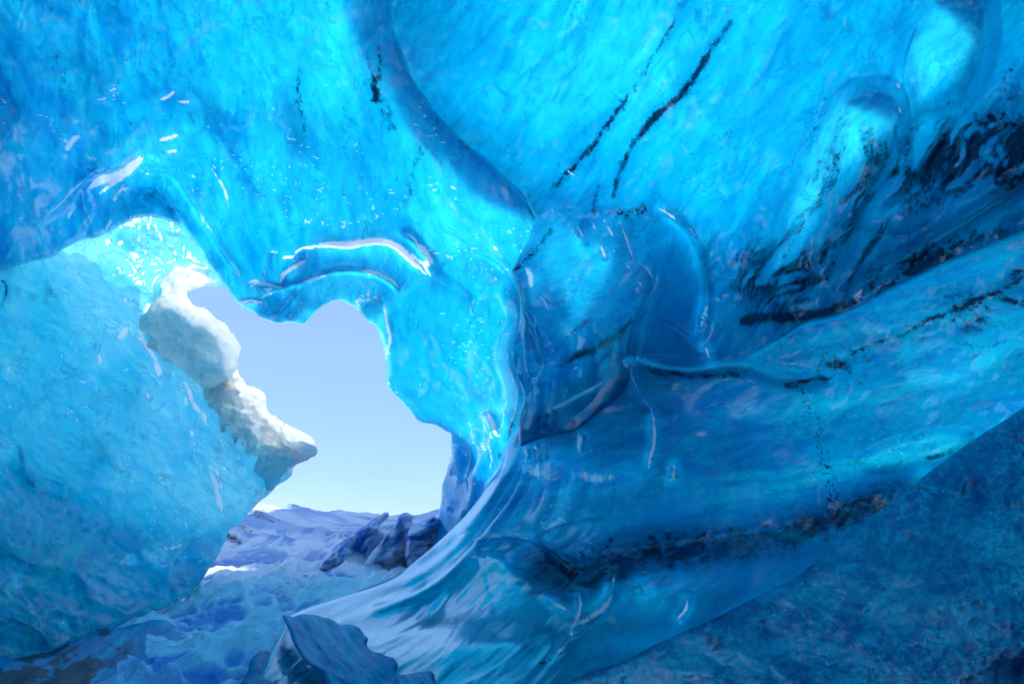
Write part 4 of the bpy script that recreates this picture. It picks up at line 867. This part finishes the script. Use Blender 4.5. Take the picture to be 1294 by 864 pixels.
serac([(452, 725), (468, 700), (484, 682), (494, 668), (501, 658), (506, 650), (514, 647), (522, 652), (520, 664), (530, 680), (540, 700), (530, 735), (480, 750)], 8.7, 321, -55, 'blunt middle serac with snow in its furrows, between two others', 1)
serac([(512, 700), (516, 672), (524, 662), (534, 657), (546, 651), (554, 654), (562, 662), (590, 690), (580, 750), (520, 750)], 8.3, 341, -30, 'low flat topped serac touching the foot of the ice pillar', 1)

# ================================================================== SNOW SLOPE AND GROUND
nxg, nyg = 760, 620
u = np.linspace(-200, 760, nxg); yy = 3.2*(22/3.2)**np.linspace(0, 1, nyg)
U, Yg = np.meshgrid(u, yy)
Xg = (U-CX)/F*Yg*1.08
slope = 0.30+0.175*(Yg-3.2)
crest = 15.0+1.2*(fbm(Xg/2.2, Xg*0+3, 3, 401)-.5)*2
Z = np.where(Yg < crest, slope, 0.30+0.175*(crest-3.2)-0.35*(Yg-crest))
Z += .10*np.exp(-((Xg+8.0)/2.5)**2)*sst(8, 13, Yg)*3
Z += (fbm(Xg/1.9, Yg/1.9, 3, 402)-.5)*.55+(fbm(Xg/.42, Yg/.5, 3, 403)-.5)*.26*sst(12, 7, Yg)
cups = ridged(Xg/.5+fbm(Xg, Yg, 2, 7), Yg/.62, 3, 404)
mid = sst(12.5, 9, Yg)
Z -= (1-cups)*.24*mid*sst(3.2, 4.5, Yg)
strata = fbm(Xg/2.6, (Yg+.35*Xg)/.28, 4, 405)
far = sst(10.0, 11.2, Yg)*sst(15.5, 14.5, Yg)
Z += (strata-.5)*.55*far
Z += (fbm(Xg/.12, Yg/.14, 3, 406)-.5)*.03
# banked up against the left wall
Z += .9*sst(-2.4, -6.2, Xg+.33*(Yg-4))*sst(14, 6, Yg)*.0
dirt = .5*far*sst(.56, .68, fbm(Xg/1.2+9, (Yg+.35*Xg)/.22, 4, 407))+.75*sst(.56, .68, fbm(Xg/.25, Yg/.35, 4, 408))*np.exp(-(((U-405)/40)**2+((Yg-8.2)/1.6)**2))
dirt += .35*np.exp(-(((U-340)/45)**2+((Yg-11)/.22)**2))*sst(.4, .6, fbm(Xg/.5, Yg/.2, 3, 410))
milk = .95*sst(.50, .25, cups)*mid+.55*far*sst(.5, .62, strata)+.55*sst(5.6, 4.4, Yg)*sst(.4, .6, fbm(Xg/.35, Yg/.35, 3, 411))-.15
V = np.stack([Xg, Yg, Z], -1).reshape(-1, 3)
ii = np.arange(nxg*nyg).reshape(nyg, nxg)
q = np.stack([ii[:-1, :-1], ii[:-1, 1:], ii[1:, 1:], ii[1:, :-1]], -1).reshape(-1, 4)
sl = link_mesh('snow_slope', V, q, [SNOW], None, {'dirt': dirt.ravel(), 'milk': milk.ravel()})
tag(sl, 'lumpy blue shaded snow slope rising outside the opening', 'snow', None, 'structure'); del sl['category']

g = np.array([-3000, -600, -120, -30, -12, -6, 0, 6, 12, 30, 120, 600, 3000.]); GX, GY = np.meshgrid(g, g)
ZG = np.where(np.hypot(GX, GY) > 20, -.6, -.25)+(fbm(GX/200., GY/200., 2, 5)-.5)*np.clip(np.hypot(GX, GY)/200, 0, 6)
V = np.stack([GX, GY, ZG], -1).reshape(-1, 3); n = len(g); ii = np.arange(n*n).reshape(n, n)
q = np.stack([ii[:-1, :-1], ii[:-1, 1:], ii[1:, 1:], ii[1:, :-1]], -1).reshape(-1, 4)
gr = link_mesh('ground', V, q, [SNOW], None, {'dirt': np.zeros(n*n), 'milk': np.full(n*n, .1)})
gr['kind'] = 'structure'

# unseen ice cliff right of the opening, added to shade the snow slope
ng, mg = 90, 40
sg = np.linspace(0, 1, ng); hg = np.linspace(0, 1, mg)
S_, H_ = np.meshgrid(sg, hg)
bx0 = 2.0+2.2*S_; by0 = 7.4+19*S_
prof = np.stack([np.sin(H_*math.pi*.5)*1.0, H_], -1)
XX = bx0+prof[..., 0]*2.2+(fbm(by0/1.5, H_*6, 4, 601)-.5)*1.1
ZZ = -1+17*H_**.8+(fbm(by0/2, H_*5, 3, 602)-.5)*1.0*H_
YY = by0+(fbm(by0, H_*6+9, 3, 603)-.5)*.6
top = [np.stack([XX, YY, ZZ], -1)]
back = np.stack([np.full((6, ng), 0.)+XX[-1]+np.array([1, 3, 6, 9, 12, 14.])[:, None], np.tile(YY[-1], (6, 1)), ZZ[-1]+np.array([.3, .5, .2, -2, -7, -11])[:, None]], -1)
GV = np.concatenate(top+[back], 0); r_, c_ = GV.shape[:2]
ii = np.arange(r_*c_).reshape(r_, c_)
q = np.stack([ii[:-1, :-1], ii[:-1, 1:], ii[1:, 1:], ii[1:, :-1]], -1).reshape(-1, 4)
gl_ = link_mesh('shade_cliff', GV.reshape(-1, 3), q, [SNOW], None, {'dirt': np.zeros(r_*c_), 'milk': np.full(r_*c_, .5)})
gl_['kind'] = 'structure'

# rear of the cave, behind the viewer
nu, nv_ = 48, 24
th = np.linspace(math.radians(172), math.radians(368), nu); ph = np.linspace(math.radians(-14), math.radians(88), nv_)
TH, PH = np.meshgrid(th, ph)
Rr = 4.2+(fbm(TH*3, PH*3, 3, 501)-.5)*1.2
def shell(R): return np.stack([R*np.cos(PH)*np.cos(TH)+.4, R*np.cos(PH)*np.sin(TH)+.2, np.maximum(1.0+R*.95*np.sin(PH), -.2)], -1).reshape(-1, 3)
V = np.vstack([shell(Rr), shell(Rr+1.8)]); n = nu*nv_
ii = np.arange(n).reshape(nv_, nu)
q = np.stack([ii[:-1, :-1], ii[1:, :-1], ii[1:, 1:], ii[:-1, 1:]], -1).reshape(-1, 4)
b = np.r_[ii[0], ii[1:, -1], ii[-1, ::-1][1:], ii[::-1, 0][1:]]
sd = np.stack([b[:-1], b[1:], b[1:]+n, b[:-1]+n], 1)
qc = (TH[:-1, :-1].ravel(), PH[:-1, :-1].ravel()); hole = (np.degrees(qc[0]) > 215)&(np.degrees(qc[0]) < 300)&(np.degrees(qc[1]) > 14)&(np.degrees(qc[1]) < 52)  # unseen opening, added so sky light makes glints on the wet walls
q = q[~hole]
e1 = np.stack([q, np.roll(q, -1, 1)], -1).reshape(-1, 2); key = {(a, b) for a, b in e1.tolist()}
sd = np.array([(b, a, a+n, b+n) for a, b in key if (b, a) not in key])
rear = link_mesh('cave_rear', V, np.vstack([q, q[:, ::-1]+n, sd]), [ICE_BANK, OUT], np.r_[np.zeros(len(q)), np.ones(len(q)), np.zeros(len(sd))],
                 {'dirt': np.zeros(2*n), 'milk': np.full(2*n, .4), 'rime': np.zeros(2*n), 'thick': np.full(2*n, 2.), 'along': np.r_[TH.ravel(), TH.ravel()]*3, 'across': np.r_[PH.ravel(), PH.ravel()]*3})
tag(rear, None, None, None, 'structure')

# ================================================================== LIGHT, SKY, CAMERA
sc = bpy.context.scene
SUN_EL, SUN_AZ = math.radians(50), math.radians(100)      # azimuth clockwise from +Y
w = bpy.data.worlds.new("World"); sc.world = w; w.use_nodes = True
wt = w.node_tree; wt.nodes.clear()
sky = wt.nodes.new('ShaderNodeTexSky'); sky.sky_type = 'NISHITA'; sky.sun_disc = False
sky.sun_elevation = SUN_EL; sky.sun_rotation = SUN_AZ; sky.air_density = 1.0; sky.dust_density = 0.2; sky.ozone_density = 3.0
bg = wt.nodes.new('ShaderNodeBackground'); bg.inputs['Strength'].default_value = 0.12
wo = wt.nodes.new('ShaderNodeOutputWorld')
# a thin even veil of high cloud over the clear sky
wtc = wt.nodes.new('ShaderNodeTexCoord'); wmp = wt.nodes.new('ShaderNodeMapping'); wmp.inputs['Scale'].default_value = (1.2, 1.2, 9)
wn = wt.nodes.new('ShaderNodeTexNoise'); wn.inputs['Scale'].default_value = 2.2; wn.inputs['Detail'].default_value = 5
wt.links.new(wtc.outputs['Generated'], wmp.inputs[0]); wt.links.new(wmp.outputs[0], wn.inputs['Vector'])
wr = wt.nodes.new('ShaderNodeMapRange'); wt.links.new(wn.outputs['Fac'], wr.inputs[0]); wr.inputs[1].default_value = .45; wr.inputs[2].default_value = .8; wr.inputs[3].default_value = .66; wr.inputs[4].default_value = .8
wx = wt.nodes.new('ShaderNodeMix'); wx.data_type = 'RGBA'; wt.links.new(wr.outputs[0], wx.inputs[0]); wt.links.new(sky.outputs[0], wx.inputs[6]); wx.inputs[7].default_value = (1.65, 2.8, 5.0, 1)
wt.links.new(wx.outputs[2], bg.inputs[0]); wt.links.new(bg.outputs[0], wo.inputs[0])
L = bpy.data.lights.new('sun', 'SUN'); L.energy = 3.2; L.angle = math.radians(.6); L.color = (1, .93, .84)
lo = bpy.data.objects.new('sun', L); COL.objects.link(lo)
dirv = Vector((math.sin(SUN_AZ)*math.cos(SUN_EL), math.cos(SUN_AZ)*math.cos(SUN_EL), math.sin(SUN_EL)))
lo.rotation_euler = dirv.to_track_quat('Z', 'Y').to_euler()

cam = bpy.data.cameras.new('camera'); co = bpy.data.objects.new('camera', cam); COL.objects.link(co)
cam.lens = 18; cam.sensor_width = 36; cam.clip_end = 10000; cam.clip_start = .02
co.location = CAM; co.rotation_euler = (math.radians(90)+PITCH, 0, 0)
sc.camera = co
sc.view_settings.view_transform = 'Standard'; sc.view_settings.look = 'None'; sc.view_settings.exposure = 1.0; sc.view_settings.gamma = 1
cy = sc.cycles
cy.use_denoising = True; cy.max_bounces = 6; cy.diffuse_bounces = 4; cy.glossy_bounces = 2; cy.transmission_bounces = 6; cy.transparent_max_bounces = 8; cy.volume_bounces = 0
cy.use_adaptive_sampling = True; cy.adaptive_threshold = .05; cy.adaptive_min_samples = 16; cy.sample_clamp_indirect = 8; cy.caustics_reflective = False
